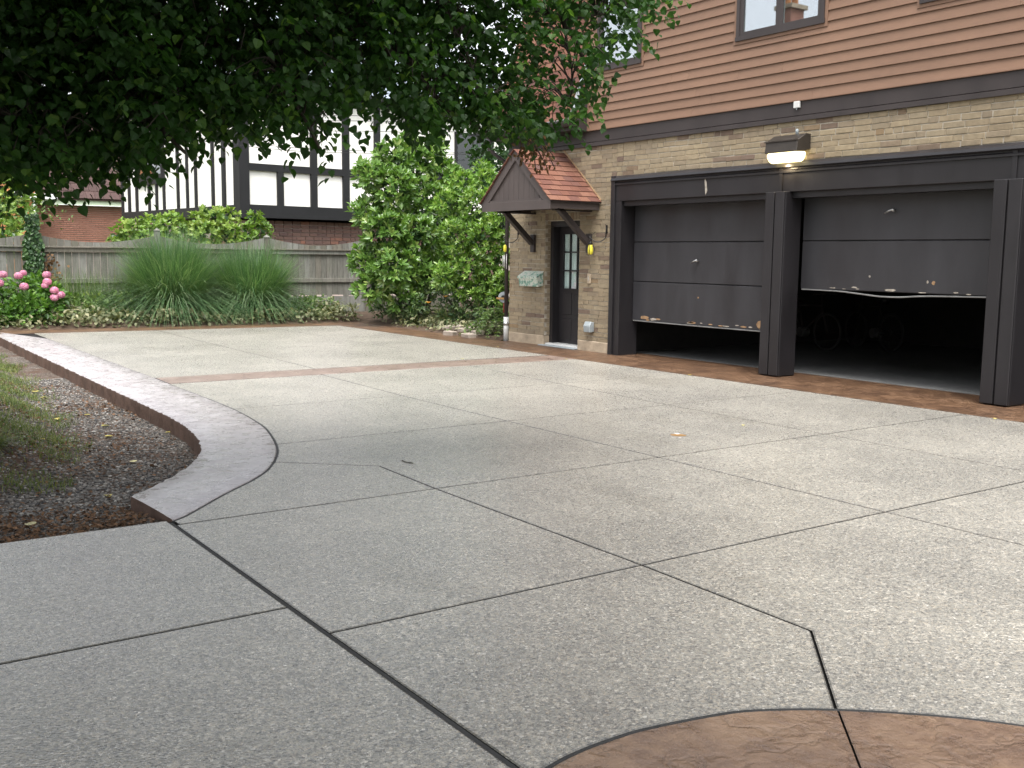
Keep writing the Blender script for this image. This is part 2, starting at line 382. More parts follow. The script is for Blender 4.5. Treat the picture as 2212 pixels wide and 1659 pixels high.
def rough_box_mesh(name, sx, sy, sz, m, j=.004, seed=0, bev=.006):
    """box centred on its own origin, uneven corners, edges chamfered once on the long front"""
    r_ = random.Random(seed); vs = []
    for z in (-1, 1):
        for y in (-1, 1):
            for x in (-1, 1):
                vs.append((x*sx/2+r_.uniform(-j, j), y*sy/2+r_.uniform(-j, j), z*sz/2+r_.uniform(-j, j)))
    me = bpy.data.meshes.new(name); me.from_pydata(vs, [], [(0,1,3,2)[::-1],(4,5,7,6),(0,1,5,4),(1,3,7,5),(3,2,6,7),(2,0,4,6)])
    bm = bmesh.new(); bm.from_mesh(me); bmesh.ops.recalc_face_normals(bm, faces=bm.faces)
    if bev: bmesh.ops.bevel(bm, geom=bm.edges[:], offset=bev, segments=1, affect='EDGES')
    bm.to_mesh(me); bm.free(); setmat(me, m); return me

def brick_field(rows, make_world, name, m, parent, course, depth, limit=300, near=None, joint=.009, variants=6, length=.235, bev=.005):
    """rows: list of (u, z, length) bricks along a wall; make_world(u, z, out) gives the brick centre. the nearest are parts, the rest one part"""
    cache = {}
    if near is not None: rows = sorted(rows, key=near)
    ind, rest = rows[:limit], rows[limit:]
    rotz = make_world(None, None, None)
    hk = course-joint
    for (u, z, ln) in ind:
        k = (round(ln*40)/40, random.randrange(variants))
        if k not in cache: cache[k] = rough_box_mesh(name, depth, k[0]-joint*.7, hk, m, .0022, hash(k) & 255, bev)
        o = link(name, cache[k], parent)
        p = make_world(u, z, random.uniform(-.005, .001))
        o.location = p; o.rotation_euler = (random.uniform(-.006, .006), random.uniform(-.01, .01), rotz+random.uniform(-.006, .006))
    if rest:
        V = []; F = []; A = []
        ca, sa = math.cos(rotz), math.sin(rotz)
        for (u, z, ln) in rest:
            p = make_world(u, z, random.uniform(-.005, .001)); b = len(V); rr = random.random()
            for zz in (-1, 1):
                for yy in (-1, 1):
                    for xx in (-1, 1):
                        lx, ly, lz = xx*depth/2+random.uniform(-.003, .003), yy*(ln-joint)/2+random.uniform(-.003, .003), zz*hk/2+random.uniform(-.004, .004)
                        V.append((p[0]+ca*lx-sa*ly, p[1]+sa*lx+ca*ly, p[2]+lz)); A.append(rr)
            F += [tuple(b+i for i in f) for f in ((2,3,1,0),(4,5,7,6),(0,1,5,4),(1,3,7,5),(3,2,6,7),(2,0,4,6))]
        tag(link(name+'work', np_mesh(name+'work', V, F, m, rnd=A), parent), kind='stuff')

# leaf sheets ---------------------------------------------------------------
HEART = (np.array([(0,0,0),(-.40,.02,.05),(-.52,.32,.09),(-.34,.70,.05),(0,1.08,-.10),(.34,.70,.05),(.52,.32,.09),(.40,.02,.05),(0,.5,-.02)], float),
         np.array([(0,8,2,1),(8,4,3,2),(0,7,6,8),(8,6,5,4)]))
LANCE = (np.array([(0,0,0),(-.19,.30,.05),(-.17,.68,.04),(0,1.0,-.06),(.17,.68,.04),(.19,.30,.05),(0,.5,-.015)], float),
         np.array([(0,6,2,1),(6,3,3,2),(0,5,4,6),(6,4,3,3)]))
LANCE = (LANCE[0], np.array([(0,6,1),(6,2,1),(6,3,2),(0,5,6),(6,5,4),(6,4,3)]))
OVATE = (np.array([(0,0,0),(-.30,.30,.06),(-.24,.68,.04),(0,1.0,-.08),(.24,.68,.04),(.30,.30,.06),(0,.5,-.02)], float), LANCE[1])
def unit(a): return a/np.maximum(np.linalg.norm(a, axis=-1, keepdims=True), 1e-9)
def sheet(name, tmpl, P, axis, nrm, size, m, parent=None, rnd=None, smooth=False):
    """one mesh of many leaves: P (n,3) stalk ends, axis and nrm (n,3), size (n,)"""
    tv, tf = tmpl; n = len(P)
    axis = unit(axis); nrm = unit(nrm - axis*np.sum(nrm*axis, 1, keepdims=True)); side = np.cross(axis, nrm)
    V = P[:, None, :] + size[:, None, None]*(tv[None, :, 0:1]*side[:, None, :] + tv[None, :, 1:2]*axis[:, None, :] + tv[None, :, 2:3]*nrm[:, None, :])
    F = (tf[None] + (np.arange(n)*len(tv))[:, None, None]).reshape(-1, tf.shape[1])
    if rnd is None: rnd = rng.random(n)
    return link(name, np_mesh(name, V.reshape(-1, 3), F, m, smooth, np.repeat(rnd, len(tv))), parent)
def blades(name, P, D0, L, W, droop, m, parent=None, seg=5, rnd=None):
    """grass blades as bent ribbons. P roots, D0 start directions, L lengths, W widths, droop amounts"""
    n = len(P); D0 = unit(D0); out = D0.copy(); out[:, 2] = 0; out = unit(out + rng.normal(0, .05, (n, 3))*[1, 1, 0])
    side = unit(np.cross(D0, [0, 0, 1]) + 1e-6); V = []; 
    ts = np.linspace(0, 1, seg+1)
    for t_ in ts:
        c = P + D0*(L*t_)[:, None] + out*(L*droop*.55*t_**2)[:, None]; c[:, 2] -= L*droop*.75*t_**2.6
        w = (W*(1-t_**1.7*.95))[:, None]/2
        V.append(c - side*w); V.append(c + side*w)
    V = np.stack(V, 1); k = V.shape[1]
    F = np.array([(2*i, 2*i+1, 2*i+3, 2*i+2) for i in range(seg)])
    F = (F[None] + (np.arange(n)*k)[:, None, None]).reshape(-1, 4)
    if rnd is None: rnd = rng.random(n)
    return link(name, np_mesh(name, V.reshape(-1, 3), F, m, False, np.repeat(rnd, k)), parent)
def spline(pts, n=8):
    """Catmull-Rom through the points"""
    P = [np.array(p, float) for p in pts]; P = [2*P[0]-P[1]] + P + [2*P[-1]-P[-2]]; out = []
    for i in range(1, len(P)-2):
        for k in range(n):
            t_ = k/n; a, b, c, d = P[i-1:i+3]
            out.append(.5*((2*b)+(-a+c)*t_+(2*a-5*b+4*c-d)*t_*t_+(-a+3*b-3*c+d)*t_**3))
    out.append(P[-2]); return out

# ================================================================== THE GROUND
WX = 11.35                                        # brick face of the garage
def struct(o): return tag(o, kind='structure')
def sheet_grid(name, x0, x1, y0, y1, nx, ny, hf, m):
    xs = np.linspace(x0, x1, nx); ys = np.linspace(y0, y1, ny); X, Y = np.meshgrid(xs, ys, indexing='ij')
    V = np.stack([X, Y, hf(X, Y)], -1).reshape(-1, 3)
    i = (np.arange(nx-1)[:, None]*ny + np.arange(ny-1)[None]).ravel()
    return link(name, np_mesh(name, V, np.stack([i, i+ny, i+ny+1, i+1], 1), m, True))
struct(box('ground', (-900, -900, -.9), (900, 900, -.42), 'lawn'))

INNER = [(1.864,6.26),(1.985,6.36),(2.38,6.79),(2.72,7.13),(2.99,7.49),(3.29,8.08),(3.53,8.82),(3.68,9.5),(3.80,10.7),(3.84,12.93),(3.86,13.6),(3.95,22.12)]
OUTER = [(1.82,7.07),(2.20,7.50),(2.50,7.93),(2.68,8.28),(2.81,8.63),(2.95,9.2),(3.05,10.0),(3.09,11.26),(3.11,12.8),(3.15,15.2),(3.19,18.0),(3.25,21.4),(3.30,23.05)]
def crv(pts, n=6): return [tuple(p) for p in spline([(a, b, 0) for a, b in pts], n)]
inner = [(p[0], p[1]) for p in crv(INNER)]; outer = [(p[0], p[1]) for p in crv(OUTER)]
def clip_y(poly_pts, ya, yb):
    """points of the inner curve between two y values, ends cut exactly"""
    xs = [p[0] for p in poly_pts]; ys = [p[1] for p in poly_pts]
    f = lambda y: float(np.interp(y, ys, xs))
    return [(f(ya), ya)] + [p for p in poly_pts if ya+.02 < p[1] < yb-.02] + [(f(yb), yb)]
BACK_N = lambda x: 22.12 - .09*(x-3.95)           # where the rear border starts
BACK_F = lambda x: 23.03 - .09*(x-3.5)
BX = 10.30                                        # where the border along the house starts
GAP = .0058
def offset_poly(poly, d):
    n = len(poly); P = np.array(poly, float)
    area = sum(P[i,0]*P[(i+1)%n,1]-P[(i+1)%n,0]*P[i,1] for i in range(n))
    if area < 0: P = P[::-1]
    out = []
    for i in range(n):
        a, b, c = P[i-1], P[i], P[(i+1) % n]
        e1 = _n(b-a); e2 = _n(c-b); n1 = np.array([-e1[1], e1[0]]); n2 = np.array([-e2[1], e2[0]])
        k = n1+n2; k = k/max(.35, 1+n1@n2); out.append(b + k*d)
    return out
def slab(name, poly, m, parent, z=0.0, gap=GAP, soft=.007, thick=.05):
    A = offset_poly(poly, gap); B = offset_poly(poly, gap+soft); n = len(A)
    vs = [(p[0], p[1], z) for p in B] + [(p[0], p[1], z-.003) for p in A] + [(p[0], p[1], z-thick) for p in A]
    fs = [tuple(range(n))] + [(n+i, n+(i+1)%n, (i+1)%n, i) for i in range(n)] + [(2*n+i, 2*n+(i+1)%n, n+(i+1)%n, n+i) for i in range(n)]
    o = MB().add(vs, fs).build(name, m, parent)
    o.data.materials.append(MATS['joint_bed']); o.data.materials.append(MATS['joint_edge'] if m == 'exposed_aggregate' else MATS[m]); zlim = z-.02
    for p in o.data.polygons:
        if p.center.z < zlim: p.material_index = 1
        elif p.center.z < z-.001: p.material_index = 2
    return o

drive = struct(link('driveway', np_mesh('driveway', [(-14,-16,-.4),(11.3,-16,-.4),(11.3,23.3,-.4),(3.2,23.3,-.4),(3.2,12,-.4),(2.4,8.2,-.4),(1.84,6.3,-.4),(-14,6.3,-.4),
        (-14,-16,-.016),(11.3,-16,-.016),(11.3,22.2,-.016),(3.5,22.9,-.016),(3.5,12,-.016),(2.9,8.0,-.016),(1.86,6.3,-.016),(-14,6.3,-.016)],
        [(8,9,14,15),(9,10,13,14),(10,11,12,13)], 'joint_bed')))
XA, XB, XC, XD = 1.84, 3.68, 5.82, 8.0
def S(poly, gap=GAP): return slab('slab', poly, 'exposed_aggregate', drive, gap=gap)
Y5, Y4, Y3, Y2, YS = 4.0, 6.16, 8.35, 10.5, 12.93
# rows beyond the bend, left edge on the curve
for ya, yb in ((Y3, Y2), (Y2, YS)):
    L = clip_y(inner, ya, yb)
    S([(XC, ya), (XC+(.08 if ya > 9 else 0), yb)] + L[::-1])
    S([(XC, ya), (XD+.12, ya), (XD+.3, yb), (XC+.08, yb)] if ya > 9 else [(XC, ya), (XD, ya), (XD+.12, yb), (XC, yb)])
    S([(XD+.12, ya), (BX, ya), (BX, yb), (XD+.3, yb)] if ya > 9 else [(XD, ya), (BX, ya), (BX, yb), (XD+.12, yb)])
# the row with the slanted joint
kink, hit = (3.71, 7.06), (3.08, 7.64)
L = clip_y(inner, 6.26, Y3); low = [p for p in L if p[1] < hit[1]-.04]; high = [p for p in L if p[1] > hit[1]+.04]
S([(XA+.03, Y4+.0), (XB, Y4), kink, hit] + low[::-1])
S([(XB, Y4), (XC, Y4), (XC, Y3)] + high[::-1] + [hit, kink])
S([(XC, Y4), (XD-.05, Y4), (XD, Y3), (XC, Y3)]); S([(XD-.05, Y4), (BX, Y4), (BX, Y3), (XD, Y3)])
S([(XA+.007, Y5), (XB, Y5), (XB, Y4), (XA+.007, Y4)]); S([(XB, Y5), (XC, Y5), (XC, Y4), (XB, Y4)])
S([(XC, Y5), (XD-.1, Y5), (XD-.05, Y4), (XC, Y4)]); S([(XD-.1, Y5), (BX, Y5), (BX, Y4), (XD-.05, Y4)])
# the round terrace and the slabs that meet it
arc_pts = [(1.86, 2.50), (1.99, 2.535), (2.11, 2.552), (2.25, 2.556), (2.38, 2.549), (2.64, 2.497), (2.82, 2.435), (3.075, 2.272), (3.354, 2.02), (3.528, 1.81), (3.70, 1.55), (3.84, 1.25), (3.93, .9), (3.95, .5), (3.9, .1)]
ap = [(p[0], p[1]) for p in crv(arc_pts, 4)]
ka = min(range(len(ap)), key=lambda i: abs(ap[i][0]-3.075))
knee = (3.65, 2.85)
S([(XA+.007, Y5), (XA+.007, ap[0][1])] + ap[:ka+1] + [knee, (XB, Y5)])
S([(XB, Y5), knee] + ap[ka:] + [(XC, .1), (XC, Y5)])
S([(XC, 1.9), (XD-.1, 1.9), (XD-.1, Y5), (XC, Y5)]); S([(XD-.1, 1.9), (BX, 1.9), (BX, Y5), (XD-.1, Y5)])
S([(XC, -2), (XD-.1, -2), (XD-.1, 1.9), (XC, 1.9)]); S([(XD-.1, -2), (BX, -2), (BX, 1.9), (XD-.1, 1.9)])
S([(XC, -6), (BX, -6), (BX, -2), (XC, -2)])
# the apron left of the wide joint
S([(-.6, 4.41), (XA-.007, 4.41), (XA-.007, 6.29), (-.6, 6.31)]); S([(-.6, 2.1), (XA-.007, 2.1), (XA-.007, 4.41), (-.6, 4.41)])
S([(-3.2, 2.1), (-.6, 2.1), (-.6, 4.41), (-3.2, 4.41)]); S([(-3.2, 4.41), (-.6, 4.41), (-.6, 6.31), (-3.2, 6.34)])
S([(-3.2, -1.5), (-.6, -1.5), (-.6, 2.1), (-3.2, 2.1)]); S([(-.6, -1.5), (XA-.007, -1.5), (XA-.007, 2.1), (-.6, 2.1)])
S([(-8, -6), (-3.2, -6), (-3.2, 6.34), (-8, 6.38)]); S([(-3.2, -6), (XA-.007, -6), (XA-.007, -1.5), (-3.2, -1.5)])
# rear pad
YP = 13.62
for (xa, xb, xa2, xb2) in ((None, 6.13, None, 6.28), (6.13, 8.73, 6.28, 8.66), (8.73, BX, 8.66, BX)):
    for ya, yb in ((YP, 16.9), (16.9, 99)):
        f = (0 if ya < 15 else .4); g = .4 if ya < 15 else 1
        if xa is None:
            L = clip_y(inner, ya, min(yb, BACK_N(3.95))); xr0 = xb+(xb2-xb)*f; xr1 = xb+(xb2-xb)*g
            S(L[::-1] + [(xr0, ya), (xr1, yb if yb < 90 else BACK_N(xr1))])
        else:
            l0 = xa+(xa2-xa)*f; l1 = xa+(xa2-xa)*g; r0 = xb+(xb2-xb)*f; r1 = xb+(xb2-xb)*g
            S([(l0, ya), (r0, ya), (r1, yb if yb < 90 else BACK_N(r1)), (l1, yb if yb < 90 else BACK_N(l1))])
# filler in the wide joint and along the curve
def ribbon(name, line, w, z, m, parent, thick=.03):
    P = np.array(line, float); A = []; B = []
    for i in range(len(P)):
        t_ = _n(P[min(i+1, len(P)-1)]-P[max(i-1, 0)]); s_ = np.array([-t_[1], t_[0]])
        A.append(P[i]+s_*w/2); B.append(P[i]-s_*w/2)
    mb = MB()
    for i in range(len(P)-1):
        q = [A[i], B[i], B[i+1], A[i+1]]
        mb.hexa([(p[0], p[1], z-thick) for p in q] + [(p[0], p[1], z) for p in q])
    return mb.build(name, m, parent)
ribbon('joint_strip', [(XA, -6), (XA, 6.24)], .020, -.005, 'joint_filler', drive)
cover = MB(); dr = on_ground(1465, 941)
cover.prism([(dr[0]+.075*math.cos(a), dr[1]+.075*math.sin(a)) for a in np.linspace(0, 2*math.pi, 25)[:-1]], 2, -.01, .004)
co = tag(cover.build('drain_cover', 'brass'), 'small round brass drain cover set in the grey slab', 'drain cover')
MB().tube([(dr[0]+.078*math.cos(a), dr[1]+.078*math.sin(a), .002) for a in np.linspace(0, 2*math.pi, 25)], .005, 5).build('rim', 'steel', co)

# stamped borders ----------------------------------------------------------------
xw = WX - .02
bh = struct(slab('house_border', [(BX, -6), (11.9, -6), (11.9, 9.6), (11.9, 16.2), (11.22, 16.25), (11.16, 19.0), (11.14, 22.33), (BX, BACK_N(BX))], 'stamped_brown', None, z=.003, gap=.007))
bb = struct(slab('rear_border', [(3.95, BACK_N(3.95)), (BX, BACK_N(BX)), (11.14, BACK_N(11.14)), (11.14, BACK_F(11.14)), (3.32, BACK_F(3.32)), (3.30, 22.18)], 'stamped_brown', None, z=.004, gap=.004))
bc = struct(slab('cross_strip', [(3.85, YS+.005), (BX, YS-.06), (BX, YP-.06), (3.87, YP-.005)], 'stamped_pink', None, z=.003, gap=.009))
# the curved strip: uneven chiselled outer edge with a riser down to the gravel
poly = [(p[0], p[1]) for p in inner if p[1] <= 22.1]; out2 = [(p[0], p[1]) for p in outer]
ex = []
for i, p in enumerate(spline([(a, b, 0) for a, b in out2], 5)):
    ex.append((p[0] + .010*math.sin(i*1.7)+random.uniform(-.009, .009), p[1] + random.uniform(-.008, .008)))
rs_in = np.array(poly); rs_out = np.array(ex)
def resample(P, n):
    s_ = np.concatenate([[0], np.cumsum(np.linalg.norm(np.diff(P, axis=0), axis=1))]); q = np.linspace(0, s_[-1], n)
    return np.stack([np.interp(q, s_, P[:, 0]), np.interp(q, s_, P[:, 1])], 1)
NS = 260
ri = resample(rs_in, NS); ro = resample(rs_out, NS)
# run the strip's cross lines square to its bend rather than by arc length alone
V = []; F = []
for i in range(NS):
    a = ri[i]; b = ro[i]; e_ = _n(b-a)
    jag = .010*(rng.random()-.5)
    pr = [(a+e_*.017, -.04), (a+e_*.017, -.004), (a+e_*.027, .003), (a*.66+b*.34, .004+.003*rng.random()), (a*.33+b*.67, .004+.003*rng.random()), (b-e_*.03, .002), (b-e_*.008+e_*jag*.5, -.010), (b+e_*.012*(rng.random()-.5), -.05), (b-e_*.012+e_*.014*(rng.random()-.5), -.10), (b-e_*.004+e_*.012*(rng.random()-.5), -.16), (b-e_*.02, -.34)]
    V += [(p[0], p[1], z) for p, z in pr]
k = len(pr)
for i in range(NS-1):
    for j in range(k-1): F.append((i*k+j, (i+1)*k+j, (i+1)*k+j+1, i*k+j+1))
top = [f for n_, f in enumerate(F) if n_ % (k-1) < 6]; side_f = [f for n_, f in enumerate(F) if n_ % (k-1) >= 6]
strip = struct(link('curved_border', np_mesh('curved_border', V, top, 'stamped_mauve', True)))
link('riser', np_mesh('riser', V, side_f, 'strip_riser', True), strip)
b0 = V[:k]; MB().add(b0, [tuple(range(k))]).build('end_face', 'strip_riser', strip)
ribbon('joint_strip', [tuple(p) for p in resample(rs_in, 120)], .026, -.003, 'joint_filler', strip)
# round terrace in the foreground
tc = [(p[0], p[1]) for p in ap]; gx = [(p[0]-.012*.3, p[1]-.012) for p in tc]
cut = ka
ta = struct(slab('round_terrace', gx[:cut+1] + [(2.78, 1.95), (1.95, .9), (1.86, .9)], 'stamped_terrace', None, z=.002, gap=.004))
slab('terrace_slab', gx[cut:] + [(3.6, -.8), (2.6, -.8), (1.95, .9), (2.78, 1.95)], 'stamped_terrace', ta, z=.002, gap=.004)
ribbon('joint_strip', tc, .02, -.004, 'joint_filler', ta)

# beds ----------------------------------------------------------------
def fbm(X, Y, s, seed=0):
    r_ = np.random.default_rng(seed); z = 0
    for k in range(4):
        a = r_.uniform(0, 6.28, 6); fx = s*1.9**k
        z = z + (.5**k)*(np.sin(X*fx+a[0]+1.3*np.sin(Y*fx*.7+a[1])) + np.sin(Y*fx*1.1+a[2]+1.1*np.sin(X*fx*.8+a[3])))
    return z*.25
def gravel_z(X, Y):
    z = -.05 - .12*np.clip((Y-6.4)/2.0, 0, 1)
    edge = np.interp(Y, [6.3, 8.3, 9.2, 11, 16, 23], [1.1, 1.75, 2.05, 2.35, 2.75, 3.0])
    z = z + .52*np.clip((edge-.10-X)/1.0, 0, 1)**1.2*np.clip((Y-7.4)/1.5, 0, 1)
    return z + .018*fbm(X, Y, 5, 3)
gb = struct(sheet_grid('gravel_bed', -10, 3.42, 6.31, 23.2, 190, 220, lambda X, Y: np.minimum(gravel_z(X, Y), np.where(X > 3.0, -.1, 9)), 'gravel_bed'))
def bed_z(X, Y):
    f = Y-(23.03-.09*(X-3.5)); return np.clip(f, 0, .5)*.22 - .03*(f < .05) + .02*fbm(X, Y, 4, 5)*np.clip(f*3, 0, 1)
struct(sheet_grid('planting_bed', -6, 19, 22.0, 30, 120, 60, lambda X, Y: np.where(Y < 23.0-.09*(X-3.5), -.12, bed_z(X, Y)), 'soil'))
struct(sheet_grid('side_bed', 11.17, 20, 16.35, 23.4, 60, 60, lambda X, Y: np.clip((X-11.17)*.5, 0, .06)-.01+.025*fbm(X, Y, 4, 6)*np.clip((X-11.17)*4, 0, 1), 'soil'))

# ================================================================== THE GARAGE HOUSE
house = tag(empty('garage_house', (WX, 10, 0)), 'tan brick house with rust brown siding above two half open garage doors', 'house')
FX, PXF, DX = 11.27, 11.16, 11.56                 # frame face, pilaster face, garage door face
bw = []                                           # every brick: (y of centre, z of centre, length)
CO = .0775
def courses(ya, yb, za, zb, phase=0):
    nrow = int(round((zb-za)/CO)); co = (zb-za)/nrow
    for k in range(nrow):
        z = za+co*(k+.5); y = ya; first = (k+phase) % 2
        y = ya
        while y < yb-.03:
            ln = .27*random.uniform(.92, 1.10) if random.random() > .16 else .13
            if y == ya and first: ln = .118
            ln = min(ln, yb-y)
            if yb-(y+ln) < .07: ln = yb-y
            if ln > .33 and yb-y == ln: ln = ln/2
            bw.append((y+ln/2, z + .006*math.sin(y*2.3+k*.9)+random.uniform(-.0012, .0012), ln)); y += ln
courses(2.0, 13.2, 2.955, 3.49); courses(13.2, 14.15, .185, 3.49, 1); courses(15.15, 16.27, .185, 3.49); courses(14.15, 15.15, 2.40, 3.49, 1)
brick_field(bw, lambda u, z, o: -math.pi if u is None else Vector((WX+.05+o, u, z)), 'brick', 'tan_brick', house, CO, .1, near=lambda b: b[0]+abs(b[1]-2))
mort = MB()
mort.box((WX+.0065, 2.0, 2.95), (WX+.35, 13.2, 3.5)); mort.box((WX+.007, 13.2, .185), (WX+.35, 14.153, 3.5)); mort.box((WX+.0065, 15.147, .185), (WX+.35, 16.26, 3.5)); mort.box((WX+.007, 14.153, 2.26), (WX+.35, 15.147, 3.5))
mort.build('mortar', 'mortar', house)
for k in range(12):                                # upright bricks over the door
    y0 = 14.16+k*.0825; o = MB().box((WX-.002-random.uniform(0, .004), y0, 2.268), (WX+.1, y0+.074, 2.395)).build('brick', 'tan_brick', house, bevel=.004)
for k in range(27):                                # brick return beside the door, both sides
    z0 = .19+k*CO
    box('brick', (WX+.004 if k % 2 else WX+.06, 15.14, z0), (WX+.13, 15.20, z0+CO-.009), 'tan_brick', house, bevel=.004)
for a, b in ((13.24, 14.15), (15.15, 16.27)):
    box('footing_stone', (WX-.012, a, -.02), (WX+.3, b, .182), 'stone_base', house, bevel=.012)
# side wall, rear and roof mass: the side that faces the shrubs
sw = []
for k in range(43):
    x = WX+.1; z = .185+CO*(k+.5)
    x += .0 if k % 2 else .12
    while x < 15.5: sw.append((x+.117, z, .235)); x += .235
brick_field(sw, lambda u, z, o: math.pi/2 if u is None else Vector((u, 16.22-o, z)), 'brick', 'tan_brick', house, CO, .1, limit=0)
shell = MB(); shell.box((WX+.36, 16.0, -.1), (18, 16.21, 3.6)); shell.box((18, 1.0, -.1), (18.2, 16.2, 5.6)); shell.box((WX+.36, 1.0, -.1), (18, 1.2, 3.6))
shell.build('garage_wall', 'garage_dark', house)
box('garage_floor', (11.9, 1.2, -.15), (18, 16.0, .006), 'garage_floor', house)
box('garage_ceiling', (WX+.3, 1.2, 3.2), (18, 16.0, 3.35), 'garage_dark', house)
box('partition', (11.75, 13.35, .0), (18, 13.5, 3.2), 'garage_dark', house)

# lintel, frame and pilasters
fr = MB().box((FX, 2.0, 2.54), (WX+.3, 13.2, 2.88)).build('lintel_board', 'frame_paint', house, bevel=.006)
MB().prism([(FX-.05, 2.875), (FX-.035, 2.91), (FX+.03, 2.952), (FX+.2, 2.952), (FX+.2, 2.86), (FX-.02, 2.86)], 1, 2.0, 13.21).build('lintel_moulding', 'frame_paint', house)
MB().prism([(FX-.022, 2.800), (FX-.022, 2.825), (FX-.002, 2.845), (FX+.02, 2.845), (FX+.02, 2.80)], 1, 2.0, 13.12).build('lintel_bead', 'frame_paint', house)
jb = MB(); jb.box((FX+.002, 12.98, 0), (DX+.12, 13.2, 2.538)); jb.box((FX-.03, 13.12, 0), (FX+.0015, 13.215, 2.95)); jb.build('jamb', 'frame_paint', house, bevel=.004)
def pilaster(y0, y1):
    mb = MB(); mb.box((PXF+.03, y0, .012), (DX-.03, y1, 2.545))
    mb.build('post', 'frame_paint', house, bevel=.008)
    w = (y1-y0)
    MB().box((PXF, y1-w*.46, .02), (PXF+.028, y1+.004, 2.542)).build('post_board', 'frame_paint', house, bevel=.006)
    MB().box((PXF-.01, y0-.004, .02), (PXF+.028, y0+w*.46, 2.542)).build('post_board', 'frame_paint', house, bevel=.006)
    MB().box((FX-.014, y0+w*.40, 2.543), (FX-.001, y0+w*.58, 2.87)).build('lintel_seam', 'frame_paint', house)
pilaster(9.50, 9.83); pilaster(6.19, 6.52); pilaster(2.9, 3.2)
for y0, y1 in ((9.83, 12.98), (6.52, 9.50), (3.2, 6.19)):
    box('door_head', (FX+.05, y0+.002, 2.46), (DX-.035, y1-.002, 2.539), 'frame_paint', house)

def garage_door(y0, y1, z0, n, ph, hy, hz, chips):
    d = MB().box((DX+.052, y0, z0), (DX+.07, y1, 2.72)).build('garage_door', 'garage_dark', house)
    for k in range(n):
        a = z0+k*ph; b = a+ph-.006
        MB().prism([(DX, a+.010), (DX+.012, a), (DX+.05, a), (DX+.05, b), (DX+.012, b), (DX, b-.010)], 1, y0, y1).build('panel', 'garage_panel', d)
    hb = MB().tube([(DX-.055, hy, hz), (DX+.01, hy, hz)], .017, 8); hb.build('handle_hub', 'steel', d, True)
    MB().tube([(DX-.05, hy-.015, hz+.012), (DX-.052, hy+.05, hz-.005), (DX-.048, hy+.115, hz-.035)], [.014, .012, .009], 8).build('handle_lever', 'steel', d, True)
    for (cy, cz, w, h, m) in chips:
        n_ = 9; pts = []
        for q in range(n_):
            a = 2*math.pi*q/n_; rr = random.uniform(.75, 1.15); pts.append((cy+w/2*rr*math.cos(a), max(z0+.004, cz+h/2*rr*math.sin(a))))
        MB().prism(pts, 0, DX-.003, DX+.002).build('paint_chip', m, d)
    return d
ch = []
for k in range(15): ch.append((random.uniform(10.35, 12.95), .605+random.uniform(0, .035), random.uniform(.05, .17), random.uniform(.012, .035), random.choice(['bare_wood', 'bare_pale', 'bare_pale'])))
ch += [(12.65, .645, .22, .06, 'bare_wood'), (12.45, .63, .15, .04, 'bare_pale'), (10.16, .68, .20, .15, 'bare_wood'), (10.12, .615, .15, .06, 'bare_pale'), (11.45, 1.02, .03, .03, 'bare_wood')]
gl = garage_door(9.86, 12.96, .59, 4, .645, 11.47, 1.585, ch)
MB().tube([(DX+.01, 12.95, .583), (DX+.012, 11.5, .578), (DX+.01, 9.87, .583)], .011, 6).build('bottom_seal', 'rubber_seal', gl)
ch = [(random.uniform(6.9, 9.3), 1.235+random.uniform(0, .02), random.uniform(.04, .12), random.uniform(.008, .02), 'bare_pale') for k in range(8)]
ch += [(8.05, 1.25, .16, .035, 'bare_pale'), (8.6, 1.27, .10, .02, 'bare_pale'), (7.45, 1.36, .05, .05, 'bare_wood'), (7.53, 1.37, .03, .045, 'bare_pale'), (8.37, 1.42, .03, .03, 'bare_pale')]
gr_ = garage_door(6.54, 9.48, 1.225, 3, .66, 8.05, 2.26, ch)
MB().tube(spline([(DX+.01, 9.47, 1.218), (DX+.01, 8.9, 1.212), (DX, 8.55, 1.19), (DX-.005, 8.2, 1.165), (DX, 7.9, 1.168), (DX+.01, 7.5, 1.195), (DX+.01, 6.55, 1.216)], 5), .010, 6).build('bottom_seal', 'rubber_seal', gr_)
garage_door(3.22, 6.17, .02, 4, .66, 5.2, 1.55, [])
MB().prism([(11.05, 2.62), (11.07, 2.75), (11.095, 2.80), (11.11, 2.79), (11.10, 2.70), (11.085, 2.56)], 0, FX-.0035, FX+.002).build('scuff', 'bare_pale', house)

